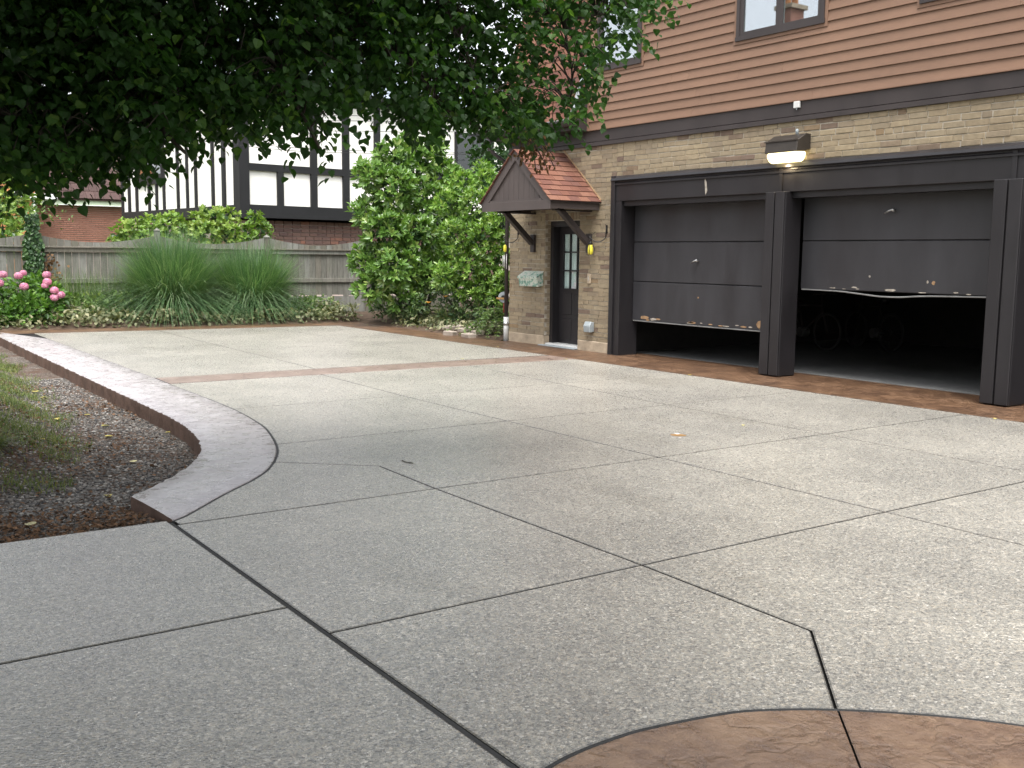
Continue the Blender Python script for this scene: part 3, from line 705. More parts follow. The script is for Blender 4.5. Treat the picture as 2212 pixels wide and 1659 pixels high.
# garage side frieze, siding, windows
MB().prism([(WX-.02, 3.555), (WX-.02, 3.742), (WX+.2, 3.742), (WX+.2, 3.555)], 1, 2.0, 16.3).build('frieze_board', 'trim_paint', house, bevel=.004)
MB().prism([(WX-.035, 3.485), (WX-.035, 3.545), (WX-.01, 3.552), (WX+.2, 3.552), (WX+.2, 3.485)], 1, 2.0, 16.32).build('frieze_board', 'trim_paint', house)
wins = [(5.9, 7.68, 4.68), (9.09, 10.62, 4.70), (12.63, 13.72, 4.69)]
RV = .137; SX = WX-.015
for k in range(24):
    z0 = 3.752+k*RV; z1 = z0+RV
    segs = [(2.0, 13.92)]
    for a, b, zb in wins:
        if z1 > zb-.045 and z0 < 6.35:
            segs = [s for (p, q) in segs for s in ((p, min(q, a-.05)), (max(p, b+.05), q)) if s[1]-s[0] > .02]
        if z0 < zb-.06 < z1: MB().prism([(SX-.0225, z0+.002), (SX-.0225+.0215*(zb-.05-z0)/RV, zb-.05), (SX+.012, zb-.05), (SX+.012, z0+.002)], 1, a-.05, b+.05).build('siding_board', 'siding_paint', house)
    cutp = sorted(random.uniform(2.5, 13.5) for _ in range(2)); seg2 = []
    for p, q in segs:
        e_ = [p] + [c for c in cutp if p+.4 < c < q-.4] + [q]; seg2 += [(e_[i]+(.0015 if i else 0), e_[i+1]-(.0015 if i < len(e_)-2 else 0)) for i in range(len(e_)-1)]
    for p, q in seg2:
        MB().prism([(SX-.0225, z0+.002), (SX-.001, z1+.004), (SX+.012, z1+.004), (SX+.012, z0+.002)], 1, p, q).build('siding_board', 'siding_paint', house)
sh = MB().box((SX+.013, 2.0, 3.75), (SX+.05, 13.9, 7.1)).build('sheathing', 'trim_paint', house)
box('starter_strip', (SX-.03, 2.0, 3.7435), (SX+.01, 13.93, 3.7515), 'siding_paint', house)
box('corner_board', (SX-.03, 13.922, 3.748), (SX+.03, 13.952, 7.1), 'siding_paint', house)
def window(y0, y1, z0, z1, sashes):
    f = MB(); x0 = SX-.040; x1 = SX+.06
    f.box((x0, y0, z0), (x1, y0+.055, z1)); f.box((x0, y1-.055, z0), (x1, y1, z1)); f.box((x0-.006, y0-.01, z0-.004), (x1, y1+.01, z0+.055)); f.box((x0, y0+.055, z1-.055), (x1, y1-.055, z1))
    w = f.build('window', 'trim_paint', house)
    cs = MB()
    for (a, b) in ((y0-.05, y0-.002), (y1+.002, y1+.05)): cs.box((SX-.024, a, z0-.048), (SX+.02, b, z1+.05))
    cs.box((SX-.025, y0-.048, z0-.049), (SX+.02, y1+.048, z0-.005)); cs.build('casing', 'siding_paint', w)
    ww = (y1-y0-.11)/sashes
    for k in range(sashes):
        a = y0+.055+k*ww; b = a+ww; c = z0+.055; d = z1-.055; t_ = .055
        s_ = MB(); s_.box((x0+.012, a+.001, c), (x1-.01, a+t_, d)); s_.box((x0+.012, b-t_, c), (x1-.01, b-.001, d)); s_.box((x0+.014, a+t_, c), (x1-.01, b-t_, c+t_)); s_.box((x0+.014, a+t_, d-t_), (x1-.01, b-t_, d))
        s_.build('sash', 'trim_paint', w)
        box('pane', (SX-.002, a+t_-.004, c+t_-.004), (SX+.002, b-t_+.004, d-t_+.004), 'glass', w)
        box('spacer', (SX+.004, b-t_-.014, c+t_), (SX+.02, b-t_-.001, d-t_), 'white_plastic', w)
        mb = MB(); zz = c+t_+.01
        while zz < d-t_:
            mb.hexa([(SX+.030, a+t_, zz), (SX+.030, b-t_, zz), (SX+.046, b-t_, zz+.020), (SX+.046, a+t_, zz+.020), (SX+.0315, a+t_, zz), (SX+.0315, b-t_, zz), (SX+.0475, b-t_, zz+.020), (SX+.0475, a+t_, zz+.020)]); zz += .021
        mb.build('blind', 'blind_white', w)
for (a, b, z), n in zip(wins, (2, 2, 1)): window(a, b, z, 6.25, n)

# steep shingled roof left of the siding with its gutter
EX, EZ, TXm, TZm = 11.09, 3.90, 11.84, 6.40        # eave and top of the slope
def slope(z): return EX + (z-EZ)*(TXm-EX)/(TZm-EZ)
MB().prism([(EX, EZ-.15), (WX, 3.746), (WX+.6, 3.746), (TXm+.3, TZm), (TXm, TZm), (EX, EZ)], 1, 13.953, 16.45).build('mansard_flank', 'trim_paint', house)
MB().prism([(EX-.04, EZ-.145), (EX-.04, EZ+.0), (EX-.005, EZ+.01), (EX-.005, EZ-.145)], 1, 13.96, 16.5).build('eave_fascia', 'trim_paint', house)
rows = 13; sl = math.hypot(TXm-EX, TZm-EZ); rh = sl/rows; nx_, nz_ = (TXm-EX)/sl, (TZm-EZ)/sl
sm = {}
for k in range(rows):
    for j in range(8):
        w = .32; y = 13.965+j*w + (.16 if k % 2 else 0) - .08
        ya, yb = max(13.957, y), min(16.47, y+w-.006)
        if yb-ya < .04: continue
        key = (round(yb-ya, 2), random.randrange(3))
        if key not in sm:
            hh = rh*1.12; lift = .012
            q = []
            for zz, off in ((0, lift), (hh, .002)):
                for yy in (-(yb-ya)/2, (yb-ya)/2):
                    for tk in (0, .008):
                        q.append((nx_*zz - nz_*(off+tk), yy, nz_*zz + nx_*(off+tk)))
            me = bpy.data.meshes.new('shingle'); me.from_pydata(q, [], [(0,1,3,2),(4,6,7,5),(0,4,5,1),(2,3,7,6),(1,5,7,3),(0,2,6,4)])
            bm = bmesh.new(); bm.from_mesh(me); bmesh.ops.recalc_face_normals(bm, faces=bm.faces); bm.to_mesh(me); bm.free()
            setmat(me, 'shingle_red'); sm[key] = me
        o = link('shingle', sm[key], house); zz = EZ+.005+k*rh*nz_
        o.location = (slope(zz)-.002, (ya+yb)/2, zz + random.uniform(-.004, .004))
gut = MB(); 
prof = [(EX-.045, EZ+.012), (EX-.16, EZ+.02), (EX-.165, EZ-.02), (EX-.13, EZ-.085), (EX-.047, EZ-.09)]
gut.prism(prof, 1, 13.93, 16.55); g_ = gut.build('gutter', 'trim_paint', house)
MB().box((EX-.172, 13.93, EZ+.012), (EX-.155, 16.55, EZ+.028)).build('gutter_lip', 'steel', g_)
MB().tube([(EX-.09, 14.04, EZ+.03), (slope(4.0)-.07, 14.03, 4.05), (slope(4.55)-.06, 14.0, 4.6), (slope(5.2)-.06, 13.98, 5.2)], [.035]*4, 8).build('roof_pipe', 'grey_plastic', house, True)
MB().box((WX+.2, 1.0, 7.1), (18.4, 14.0, 7.25)).box((TXm+.1, 13.9, TZm-.05), (18.4, 16.6, TZm+.1)).build('roof_deck', 'shingle_dark', house)
ds = MB(); ds.tube([(EX-.09, 16.47, EZ-.09), (EX-.09, 16.47, 3.60), (WX-.055, 16.32, 3.36), (WX-.035, 16.315, 3.2), (WX-.035, 16.315, .42)], .038, 8).build('downspout', 'trim_paint', house, True)
MB().tube([(WX-.035, 16.315, .46), (WX-.035, 16.315, -.02)], .05, 12).build('drain_pipe', 'white_plastic', house, True)
MB().tube([(WX-.035, 16.315, .36), (WX-.035, 16.315, .30)], .056, 12).build('pipe_clamp', 'steel', house, True)

# entry door ---------------------------------------------------------------
ED = 11.62
dj = MB(); dj.box((WX+.125, 15.06, 0.0), (ED+.06, 15.149, 2.258)); dj.box((WX+.125, 14.151, 0), (ED+.06, 14.23, 2.258)); dj.box((WX+.125, 14.23, 2.16), (ED+.06, 15.06, 2.258))
dj.build('door_frame', 'frame_paint', house)
box('door_recess', (WX+.15, 15.145, .18), (ED+.2, 15.2, 2.3), 'frame_paint', house)
ed = MB(); y0, y1 = 14.235, 15.055
ed.box((ED, y0, .05), (ED+.045, y1, 1.04)); ed.box((ED, y0, 2.04), (ED+.045, y1, 2.155)); ed.box((ED+.0005, y0, 1.04), (ED+.045, y0+.10, 2.04)); ed.box((ED+.0005, y1-.10, 1.04), (ED+.045, y1, 2.04))
entry = ed.build('entry_door', 'frame_paint', house)
for a, b in ((.12, .50), (.58, .98)):
    for c, d in ((y0+.08, 14.60), (14.68, y1-.08)):
        MB().prism([(c, a), (d, a), (d, b), (c, b)], 0, ED-.008, ED+.001).build('door_panel', 'frame_paint', entry, bevel=.006)
ly0, ly1, lz0, lz1 = y0+.10, y1-.10, 1.04, 2.04
for i in range(3):
    for j in range(3):
        a = ly0+(ly1-ly0)*i/3; b = ly0+(ly1-ly0)*(i+1)/3; c = lz0+(lz1-lz0)*j/3; d = lz0+(lz1-lz0)*(j+1)/3
        box('pane', (ED+.018, a+.012, c+.012), (ED+.022, b-.012, d-.012), 'door_glass', entry)
mu = MB()
for i in range(4):
    a = ly0+(ly1-ly0)*i/3; mu.box((ED-.004, a-.013, lz0-.013), (ED+.03, a+.013, lz1+.013))
for j in range(4):
    c = lz0+(lz1-lz0)*j/3; mu.box((ED-.0052, ly0-.011, c-.013), (ED+.031, ly1+.011, c+.013))
mu.build('muntin', 'frame_paint', entry)
n_ = 50; cu = MB(); ys = np.linspace(ly0-.02, ly1+.02, n_)
cu.add([(ED+.036+.006*math.sin(i*1.35), y, z) for z in (lz0-.03, lz1+.03) for i, y in enumerate(ys)], [(i, i+1, n_+i+1, n_+i) for i in range(n_-1)]); cu.build('curtain', 'curtain', entry)
MB().tube([(ED-.05, 14.31, 1.0), (ED, 14.31, 1.0)], [.028, .02], 10).build('knob', 'brass', entry, True)
box('threshold', (WX+.03, 14.152, .012), (ED+.02, 15.148, .05), 'white_plastic', house, bevel=.006)
box('step', (WX-.10, 14.16, .004), (WX+.03, 15.20, .022), 'grey_plastic', house, bevel=.004)
box('room_wall', (11.9, 13.5, 0), (11.95, 16.0, 3.2), 'garage_dark', house)

# canopy over the entry door -----------------------------------------------
CXF, CY0, CY1, CZ, CR = 10.30, 13.61, 15.65, 2.55, .87
CYM = (CY0+CY1)/2; CZB = 2.41
can = MB()
can.box((CXF+.012, CY0+.02, CZB), (CXF+.06, CY1-.02, CZ-.002))
can.box((CXF+.06, CY0+.02, CZB+.005), (WX, CY0+.06, CZ-.01)); can.box((CXF+.06, CY1-.06, CZB+.005), (WX, CY1-.02, CZ-.01))
can.box((CXF+.06, CY0+.06, CZB+.05), (WX, CY1-.06, CZB+.07))
canopy = can.build('door_canopy', 'canopy_paint', house)
hw = CYM-CY0; ang = math.atan2(CR, hw)
def gable_pt(s, t_): return (CYM + s*hw*t_, CZ+CR*(1-t_))
for s in (-1, 1):                                  # rake boards
    a, b = gable_pt(s, 1), gable_pt(s, 0); nrm = np.array([math.cos(ang+math.pi/2)*-s, math.sin(ang+math.pi/2)])
    iw = .13/math.cos(ang)
    MB().prism([(CYM+s*hw, CZ-.01), (CYM, CZ+CR), (CYM, CZ+CR-iw), (CYM+s*(hw-.13/math.sin(ang)), CZ-.01)], 0, CXF-.002-(.001 if s > 0 else 0), CXF+.05).build('rake_board', 'canopy_paint', canopy)
MB().box((CXF-.004, CY0+.005, CZB-.01), (CXF+.0115, CY1-.005, CZ+.003)).build('fascia_board', 'canopy_paint', canopy, bevel=.004)
MB().box((CXF-.001, CY0+.25, CZ+.004), (CXF+.03, CY1-.25, CZ+.035)).build('sill_board', 'canopy_paint', canopy)
nb = 11
for k in range(nb):
    a = CY0+.20+(CY1-CY0-.40)*k/nb; b = CY0+.20+(CY1-CY0-.40)*(k+1)/nb-.007
    f = lambda y: CZ+CR*(1-abs(y-CYM)/hw)-.05
    pts = [(a, CZ-.005), (b, CZ-.005), (b, max(CZ, f(b)))] + ([(CYM, f(CYM))] if a < CYM < b else []) + [(a, max(CZ, f(a)))]
    MB().prism(pts, 0, CXF+.028, CXF+.045).build('gable_board', 'canopy_paint', canopy)
slen = math.hypot(hw, CR); rows = 10; rh = (slen+.03)/rows
for s in (-1, 1):
    ca_, sa_ = math.cos(ang), math.sin(ang)
    th = .03                                         # roof deck
    q = []
    for x in (CXF+.002, WX):
        for (yy, zz) in ((CYM, CZ+CR+.012), (CYM+s*(hw+.02), CZ-.005), (CYM+s*(hw+.02), CZ-.03), (CYM, CZ+CR-.02)): q.append((x, yy, zz))
    MB().add(q, [(0,1,2,3),(4,7,6,5),(0,4,5,1),(1,5,6,2),(2,6,7,3),(3,7,4,0)]).build('roof_deck', 'trim_paint', canopy)
    for k in range(rows):
        x = CXF-.035 - (.10 if k % 2 else 0); d0 = (slen+.035) - k*rh
        while x < WX-.01:
            w = random.uniform(.17, .24); xa, xb = max(CXF-.035, x), min(WX-.002, x+w-.004); x += w
            if xb-xa < .03: continue
            lo, hi = d0+random.uniform(-.006, .004), max(0.0, d0-rh*1.10); lift0, lift1 = .030, .016
            q = []
            for xx in (xa, xb):
                for dd, lf in ((lo, lift0), (hi, lift1)):
                    for tk in (-.012, 0):
                        q.append((xx, CYM+s*(dd*ca_ + (lf+tk)*sa_), CZ+CR-dd*sa_+(lf+tk)*ca_))
            MB().add(q, [(0,1,3,2),(4,6,7,5),(0,4,5,1),(2,3,7,6),(1,5,7,3),(0,2,6,4)]).build('shingle', 'shingle_red', canopy)
for yb in (13.86, 15.48):
    MB().beam((WX-.05, yb, 1.86), (10.66, yb, CZB+.02), .09, .10, up=(0, 1, 0)).build('brace', 'trim_paint', canopy, bevel=.004)
    MB().box((WX-.055, yb-.055, 1.70), (WX-.002, yb+.055, 2.02)).build('brace_plate', 'trim_paint', canopy, bevel=.004)
    box('brace_plate', (10.55, yb-.05, CZB-.02), (WX-.005, yb+.05, CZB+.004), 'trim_paint', canopy)
MB().box((WX-.012, CY0-.012, CZ-.03), (WX-.003, CY0+.03, CZ+.05)).build('flashing', 'white_paint', canopy)
q = [(WX-.014, CYM, CZ+CR+.05), (WX-.014, CY0-.02, CZ+.02), (WX-.014, CY0-.035, CZ+.03), (WX-.014, CYM-.0, CZ+CR+.075), (WX-.002, CYM, CZ+CR+.05), (WX-.002, CY0-.02, CZ+.02), (WX-.002, CY0-.035, CZ+.03), (WX-.002, CYM, CZ+CR+.075)]
MB().hexa(q).build('flashing', 'bare_wood', canopy)

# ------------------------------------------------------------------ things on the wall
lamp = tag(empty('wall_lamp', (WX, 9.53, 2.95)), 'bronze wall floodlight glowing warm white above the garage doors', 'lamp')
y0, y1 = 9.25, 9.80
MB().prism([(WX, 3.30), (WX-.10, 3.30), (WX-.27, 3.205), (WX-.285, 3.055), (WX-.26, 3.055), (WX-.10, 3.07), (WX, 3.10)], 1, y0, y1).build('housing', 'lamp_bronze', lamp, bevel=.008)
MB().box((WX-.288, y0-.006, 3.198), (WX-.262, y1+.006, 3.212)).build('housing_rim', 'lamp_bronze', lamp)
lens = [(WX-.278, 3.054), (WX-.272, 2.995), (WX-.235, 2.945), (WX-.17, 2.922), (WX-.10, 2.935), (WX-.055, 2.985), (WX-.04, 3.068)]
MB().prism(lens, 1, y0+.025, y1-.025).build('lens', 'lamp_lens', lamp, bevel=.02)
MB().tube([(WX-.06, 9.44, 3.30), (WX-.06, 9.44, 3.36), (WX-.06, 9.44, 3.375)], [.022, .022, .012], 10).build('light_sensor', 'grey_plastic', lamp, True)
pl = bpy.data.lights.new('lamp_light', 'POINT'); pl.energy = 5; pl.color = (1, .80, .48); pl.shadow_soft_size = .06
plo = link('lamp_light', pl, lamp); plo.location = (WX-.15, 9.53, 2.90)

mbx = tag(empty('mailbox', (WX, 15.46, 1.08)), 'green and white floral painted mailbox beside the entry door', 'mailbox')
a, b = 15.18, 15.76
MB().prism([(WX, 1.09), (WX-.13, 1.07), (WX-.155, 1.22), (WX-.145, 1.245), (WX, 1.34)], 1, a, b).build('body', 'mailbox_paint', mbx, bevel=.008)
MB().hexa([(WX-.168, a-.012, 1.215), (WX-.168, b+.012, 1.215), (WX-.168, b+.012, 1.24), (WX-.168, a-.012, 1.24), (WX-.150, a-.012, 1.215), (WX-.150, b+.012, 1.215), (WX-.150, b+.012, 1.24), (WX-.150, a-.012, 1.24)]).build('lid_lip', 'mailbox_paint', mbx)
MB().hexa([(WX-.168, a-.012, 1.241), (WX-.168, b+.012, 1.241), (WX, b+.012, 1.345), (WX, a-.012, 1.345), (WX-.168, a-.012, 1.253), (WX-.168, b+.012, 1.253), (WX, b+.012, 1.357), (WX, a-.012, 1.357)]).build('lid', 'mailbox_paint', mbx)
sw_ = tag(MB().box((WX-.035, 13.80, 1.17), (WX, 13.88, 1.34)).build('switch_box', 'stone_base', bevel=.006), 'small beige switch box on the brick right of the entry door', 'switch box')
box('switch_face', (WX-.040, 13.82, 1.22), (WX-.034, 13.86, 1.30), 'bare_pale', sw_)
ob = tag(empty('outlet_box', (WX, 13.77, .36)), 'grey weatherproof outlet box low on the brick by the garage frame', 'outlet box')
MB().box((WX-.05, 13.70, .34), (WX, 13.85, .51)).build('back_box', 'grey_plastic', ob, bevel=.008)
MB().prism([(WX-.05, .335), (WX-.11, .335), (WX-.12, .45), (WX-.08, .52), (WX-.05, .52)], 1, 13.69, 13.86).build('cover', 'grey_plastic', ob, bevel=.01)
sn = tag(MB().box((WX-.055, 9.43, 3.655), (WX-.021, 9.53, 3.742)).build('sensor_box', 'white_plastic', bevel=.005), 'small white sensor box on the brown frieze board', 'sensor')
MB().tube([(WX-.04, 9.48, 3.655), (WX-.045, 9.48, 3.63)], [.012, .006], 8).build('eye', 'grey_plastic', sn)
def hook(y, flip, label):
    s = flip
    o = tag(MB().tube(spline([(WX-.005, y, 2.12), (WX-.02, y, 2.06), (WX-.03, y+.0*s, 1.95), (WX-.10, y+.05*s, 1.885), (WX-.17, y+.10*s, 1.89), (WX-.20, y+.14*s, 1.92), (WX-.23, y+.19*s, 1.975)], 5), .008, 6).build('plant_hook', 'black_iron', None, True), label, 'hook', 'iron hooks on the brick beside the canopy braces')
    MB().box((WX-.012, y-.02, 2.02), (WX-.001, y+.02, 2.16)).build('hook_plate', 'black_iron', o)
    return o
hook(13.42, 1, 'black curved iron hook on the brick right of the door, near the garage frame')
hook(15.98, 1, 'black curved iron hook on the brick near the left house corner')
tp = tag(empty('insect_trap', (WX-.12, 13.70, 1.68)), 'yellow bottle insect trap with black cap hanging by the right canopy brace', 'insect trap')
mb = MB(); mb.tube([(WX-.12, 13.70, z) for z in (1.665, 1.68, 1.72, 1.78, 1.825, 1.84)], [.025, .042, .048, .046, .032, .018], 12).build('bottle', 'trap_yellow', tp, True)
MB().tube([(WX-.12, 13.70, 1.838), (WX-.12, 13.70, 1.885)], [.034, .028], 10).build('cap', 'black_iron', tp, True)
cg = MB()
for k in range(4):
    a = k*math.pi/2+.6; cg.tube([(WX-.12+.03*math.cos(a), 13.70+.03*math.sin(a), 1.86), (WX-.12+.07*math.cos(a), 13.70+.07*math.sin(a), 1.77), (WX-.12+.06*math.cos(a), 13.70+.06*math.sin(a), 1.66)], .005, 5)
cg.build('cage', 'black_iron', tp); MB().tube([(WX-.12, 13.70, 1.88), (WX-.13, 13.68, 1.96), (WX-.01, 13.72, 2.05)], .004, 5).build('wire', 'black_iron', tp)
wc = tag(empty('wind_chime', (WX-.17, 16.18, 1.43)), 'wind chime with yellow top and pale tubes hanging by the left house corner', 'wind chime')
cxw, cyw = WX-.17, 16.18
MB().tube([(cxw, cyw, z) for z in (1.70, 1.72, 1.78, 1.82, 1.835)], [.02, .03, .034, .025, .01], 10).build('top', 'trap_yellow', wc, True)
for k in range(5):
    a = k*2*math.pi/5; MB().tube([(cxw+.035*math.cos(a), cyw+.035*math.sin(a), 1.66-.012*k), (cxw+.035*math.cos(a), cyw+.035*math.sin(a), 1.46-.02*k)], .008, 6).build('tube', 'white_plastic', wc, True)
MB().tube([(cxw, cyw, 1.83), (cxw-.01, cyw, 1.92), (cxw-.03, cyw+.0, 1.975)], .003, 4).build('cord', 'black_iron', wc)
hr = tag(empty('hose_reel', (WX-.02, 16.42, .9)), 'pale round hose reel with a dark hub at the left house corner', 'hose reel')
hc = on_y(1088, 642, 16.42); 
def disc(c, r, t_, m, nm, par, n=20): return MB().tube([c + np.array([-t_/2*.75, -t_/2*.66, 0]), c + np.array([t_/2*.75, t_/2*.66, 0])], r, n).build(nm, m, par)
disc(hc, .105, .025, 'grey_plastic', 'disc', hr); disc(hc+np.array([-.015, -.013, 0]), .04, .03, 'black_iron', 'hub', hr)
MB().beam(hc+np.array([-.11, .08, -.02])+np.array([-.02, -.02, 0]), hc+np.array([.18, -.10, -.03])+np.array([-.02, -.02, 0]), .04, .035).build('crank_bar', 'brass', hr)
MB().tube([hc+np.array([.06, .05, -.30]), hc+np.array([.05, .04, -.05])], .03, 8).build('bracket', 'red_paint', hr, True)

# inside the garage ------------------------------------------------------------
tag(MB().tube([(15.6, 8.9, .0), (15.55, 8.9, 3.2)], .025, 8).build('support_pole', 'trim_paint'), 'thin steel pole standing in the dark garage behind the right door', 'pole')
def bicycle(c, yaw, label, frame_m):
    e_ = empty('bicycle', c); ca, sa = math.cos(yaw), math.sin(yaw)
    w = lambda l, h, s=0: (c[0]+ca*l-sa*s, c[1]+sa*l+ca*s, c[2]+h)
    for l in (-.52, .52):
        MB().tube([w(l+.33*math.cos(a), .34+.33*math.sin(a)) for a in np.linspace(0, 2*math.pi, 25)], .018, 6, False).build('tyre', 'tyre', e_, True)
        MB().tube([w(l+.305*math.cos(a), .34+.305*math.sin(a)) for a in np.linspace(0, 2*math.pi, 25)], .009, 5, False).build('rim', 'trim_paint', e_, True)
        sp_ = MB()
        for a in np.linspace(0, math.pi, 9)[:-1]: sp_.tube([w(l+.3*math.cos(a), .34+.3*math.sin(a)), w(l-.3*math.cos(a), .34-.3*math.sin(a))], .0025, 4, False)
        sp_.build('spokes', 'trim_paint', e_)
    f = MB(); bb_, seat, head = w(-.08, .30), w(-.2, .78), w(.36, .80)
    for p, q in ((bb_, seat), (bb_, w(.38, .68)), (seat, head), (bb_, w(-.52, .34)), (w(-.19, .72), w(-.52, .34)), (head, w(.52, .34))): f.tube([p, q], .016, 8)
    f.build('frame', frame_m, e_, True)
    MB().tube([w(.36, .80), w(.36, .98), w(.44, 1.0)], .012, 6).tube([w(.44, 1.0, -.28), w(.42, 1.02, 0), w(.44, 1.0, .28)], .012, 6).build('handlebar', 'trim_paint', e_, True)
    MB().tube([w(-.36, .90), w(-.25, .91), w(-.10, .90)], [.07, .055, .02], 8).tube([w(-.2, .76), w(-.22, .88)], .012, 6).build('saddle', 'black_iron', e_, True)
    MB().tube([w(-.08, .30, -.08), w(-.08, .30, .08)], .09, 16).build('crank', 'steel', e_)
    return tag(e_, label, 'bicycle', 'bicycles parked in the dark garage')
bicycle((16.2, 11.6, .006), 1.25, 'bicycle in the dark garage seen below the right garage door', 'garage_dark')
bicycle((15.2, 12.3, .006), -1.7, 'bicycle wheels showing below the left garage door', 'trim_paint')

# ================================================================== FENCE
FYL = lambda x: 25.7 - .09*(x-3.5)
fa = math.atan(-.09); fdx, fdy = math.cos(fa), math.sin(fa)
fence = tag(empty('board_fence', (9, FYL(9), 0)), 'weathered grey wooden board fence with scalloped top behind the beds', 'fence')
posts = [-.85, 1.87, 4.62, 7.36, 10.02, 12.70, 15.4]
def fp(x, off, z): return (x - fdy*off*0 + fdy*off, FYL(x) - off, z)       # off: towards the camera
def fence_box(name, x0, x1, o0, o1, z0, z1, m='fence_wood', z1b=None, bevel=0):
    z1b = z1 if z1b is None else z1b
    q = [fp(x0, o0, z0), fp(x1, o0, z0), fp(x1, o1, z0), fp(x0, o1, z0), fp(x0, o0, z1), fp(x1, o0, z1b), fp(x1, o1, z1b), fp(x0, o1, z1)]
    return MB().hexa(q).build(name, m, fence, bevel=bevel)
for i, px in enumerate(posts):
    zt = 2.13 if abs(px-7.36) < .1 else 2.02
    fence_box('post', px-.06, px+.06, -.06, .07, -.1, zt, bevel=.01)
    q = MB(); b_ = [fp(px-.075, -.075, zt), fp(px+.075, -.075, zt), fp(px+.075, .085, zt), fp(px-.075, .085, zt)]; q.add(b_+[fp(px, .005, zt+.07)], [(0,3,2,1),(0,1,4),(1,2,4),(2,3,4),(3,0,4)]); q.build('post_cap', 'fence_wood', fence)
for i in range(len(posts)-1):
    a, b = posts[i]+.062, posts[i+1]-.062
    fence_box('rail', a, b, .022, .075, 1.60, 1.70, bevel=.006); fence_box('cap_rail', a, b, .0, .11, 1.703, 1.73, bevel=.004)
    fence_box('rail', a, b, .022, .065, .88, .99, bevel=.006); fence_box('kick_board', a, b, -.004, .018, .08, .52)
    w = .148; n = int((b-a)/w); w = (b-a)/n
    for k in range(n):
        x0 = a+k*w+.003; x1 = a+(k+1)*w-.004
        fence_box('board', x0, x1, -.002+random.uniform(-.004, .004), .018+random.uniform(-.003, .003), random.uniform(.5, .56), 1.598)
        sc = lambda x: 1.83 + .17*(2*abs((x-a)/(b-a)-.5))**1.8
        fence_box('top_board', x0, x1, .001, .02+random.uniform(-.003, .003), 1.732, sc(x0), z1b=sc(x1))

# ================================================================== HALF TIMBERED HOUSE
T0 = np.array([10.62, 28.5]); ta_ = R(5); tex = np.array([math.cos(ta_), math.sin(ta_)]); tey = np.array([-math.sin(ta_), math.cos(ta_)])
def tp_(t_, s_, z): q = T0+tex*t_+tey*s_; return (q[0], q[1], z)
tud = tag(empty('timbered_house', (T0[0], T0[1], 0)), 'white half timbered house with black beams and dark brick base beyond the fence', 'house')
def tbox(name, t0, t1, s0, s1, z0, z1, m, par=None):
    q = [tp_(a, b, z) for z in (z0, z1) for a, b in ((t0, s0), (t1, s0), (t1, s1), (t0, s1))]
    return MB().hexa(q).build(name, m, par or tud)
tbox('wall', .06, 12, .06, 9.3, 2.66, 6.35, 'stucco')
tbox('base_wall', .36, 11.8, .36, 9.1, -.1, 2.55, 'pale_mortar')
tb = []
for k in range(17):
    z = .72+k*.112; x = .35 + (.14 if k % 2 else 0)
    while x < 9.5:
        ln = .285 if random.random() > .25 else .145
        tb.append((x+ln/2, z, ln)); x += ln
brick_field(tb, lambda u, z, o: ta_+math.pi/2 if u is None else Vector(tp_(u, .352+o, z)), 'brick', 'dark_brick', tud, .112, .06, joint=.020, near=lambda b: -b[1]*3+b[0]*.2, bev=0)
tbox('jetty_beam', -.02, 12, -.03, .10, 2.62, 2.985, 'timber_black'); tbox('jetty_beam', -.022, .10, .10, 9.36, 2.64, 2.97, 'timber_black')
tbox('jetty_soffit', .09, 12, .09, 9.3, 2.64, 2.68, 'timber_black')
tbox('corner_post', -.035, .27, -.045, .36, 2.60, 6.3, 'timber_black')
sl_ = [(.36, .42)]
for a, b in ((1.027, 1.184), (1.80, 1.90), (3.03, 3.12), (3.68, 3.76), (4.40, 4.49), (5.54, 5.63), (6.16, 6.25), (6.81, 6.90), (7.92, 8.03), (8.62, 8.74), (9.28, 9.38)):
    tbox('stud', -.015, .07, a, b, 2.96, 6.3, 'timber_black')
tbox('stud_rail', -.017, .07, 5.5, 8.03, 3.82, 4.0, 'timber_black'); tbox('top_plate', -.02, .08, .3, 9.4, 6.05, 6.36, 'timber_black')
w_ = tbox('window', -.03, .065, 5.6, 7.95, 4.0, 5.5, 'timber_black')
for a in (5.70, 6.45, 7.20): tbox('pane', -.034, -.029, a, a+.66, 4.12, 5.4, 'glass', w_); tbox('lining', -.0295, -.0285, a, a+.66, 4.12, 5.4, 'garage_dark', w_)
for a, b in ((1.155, 1.35), (2.24, 2.45), (3.33, 3.55), (4.45, 4.65), (5.6, 5.8), (6.8, 7.0), (8.95, 9.15)):
    tbox('stud', a, b, -.02, .07, 2.96, 3.96 if a < 2 else 6.3, 'timber_black')
tbox('cross_rail', .25, 12, -.022, .07, 3.94, 4.14, 'timber_black'); tbox('top_plate', .25, 12, -.024, .08, 6.05, 6.36, 'timber_black')
w_ = tbox('window', 7.55, 8.93, -.03, .065, 4.3, 5.6, 'timber_black')
for a in (7.62, 8.28): tbox('pane', a, a+.6, -.034, -.029, 4.4, 5.5, 'door_glass', w_); tbox('lining', a, a+.6, -.0295, -.0285, 4.4, 5.5, 'garage_dark', w_)
rf = MB(); q = [tp_(-.2, -.2, 6.30), tp_(12.4, -.2, 6.30), tp_(12.4, 9.9, 6.30), tp_(-.2, 9.9, 6.30), tp_(3.6, 4.7, 9.6), tp_(8.5, 4.7, 9.6)]
rf.add(q, [(0,1,5,4),(1,2,5),(2,3,4,5),(3,0,4),(0,3,2,1)]); roof_t = rf.build('roof', 'shingle_grey', tud)
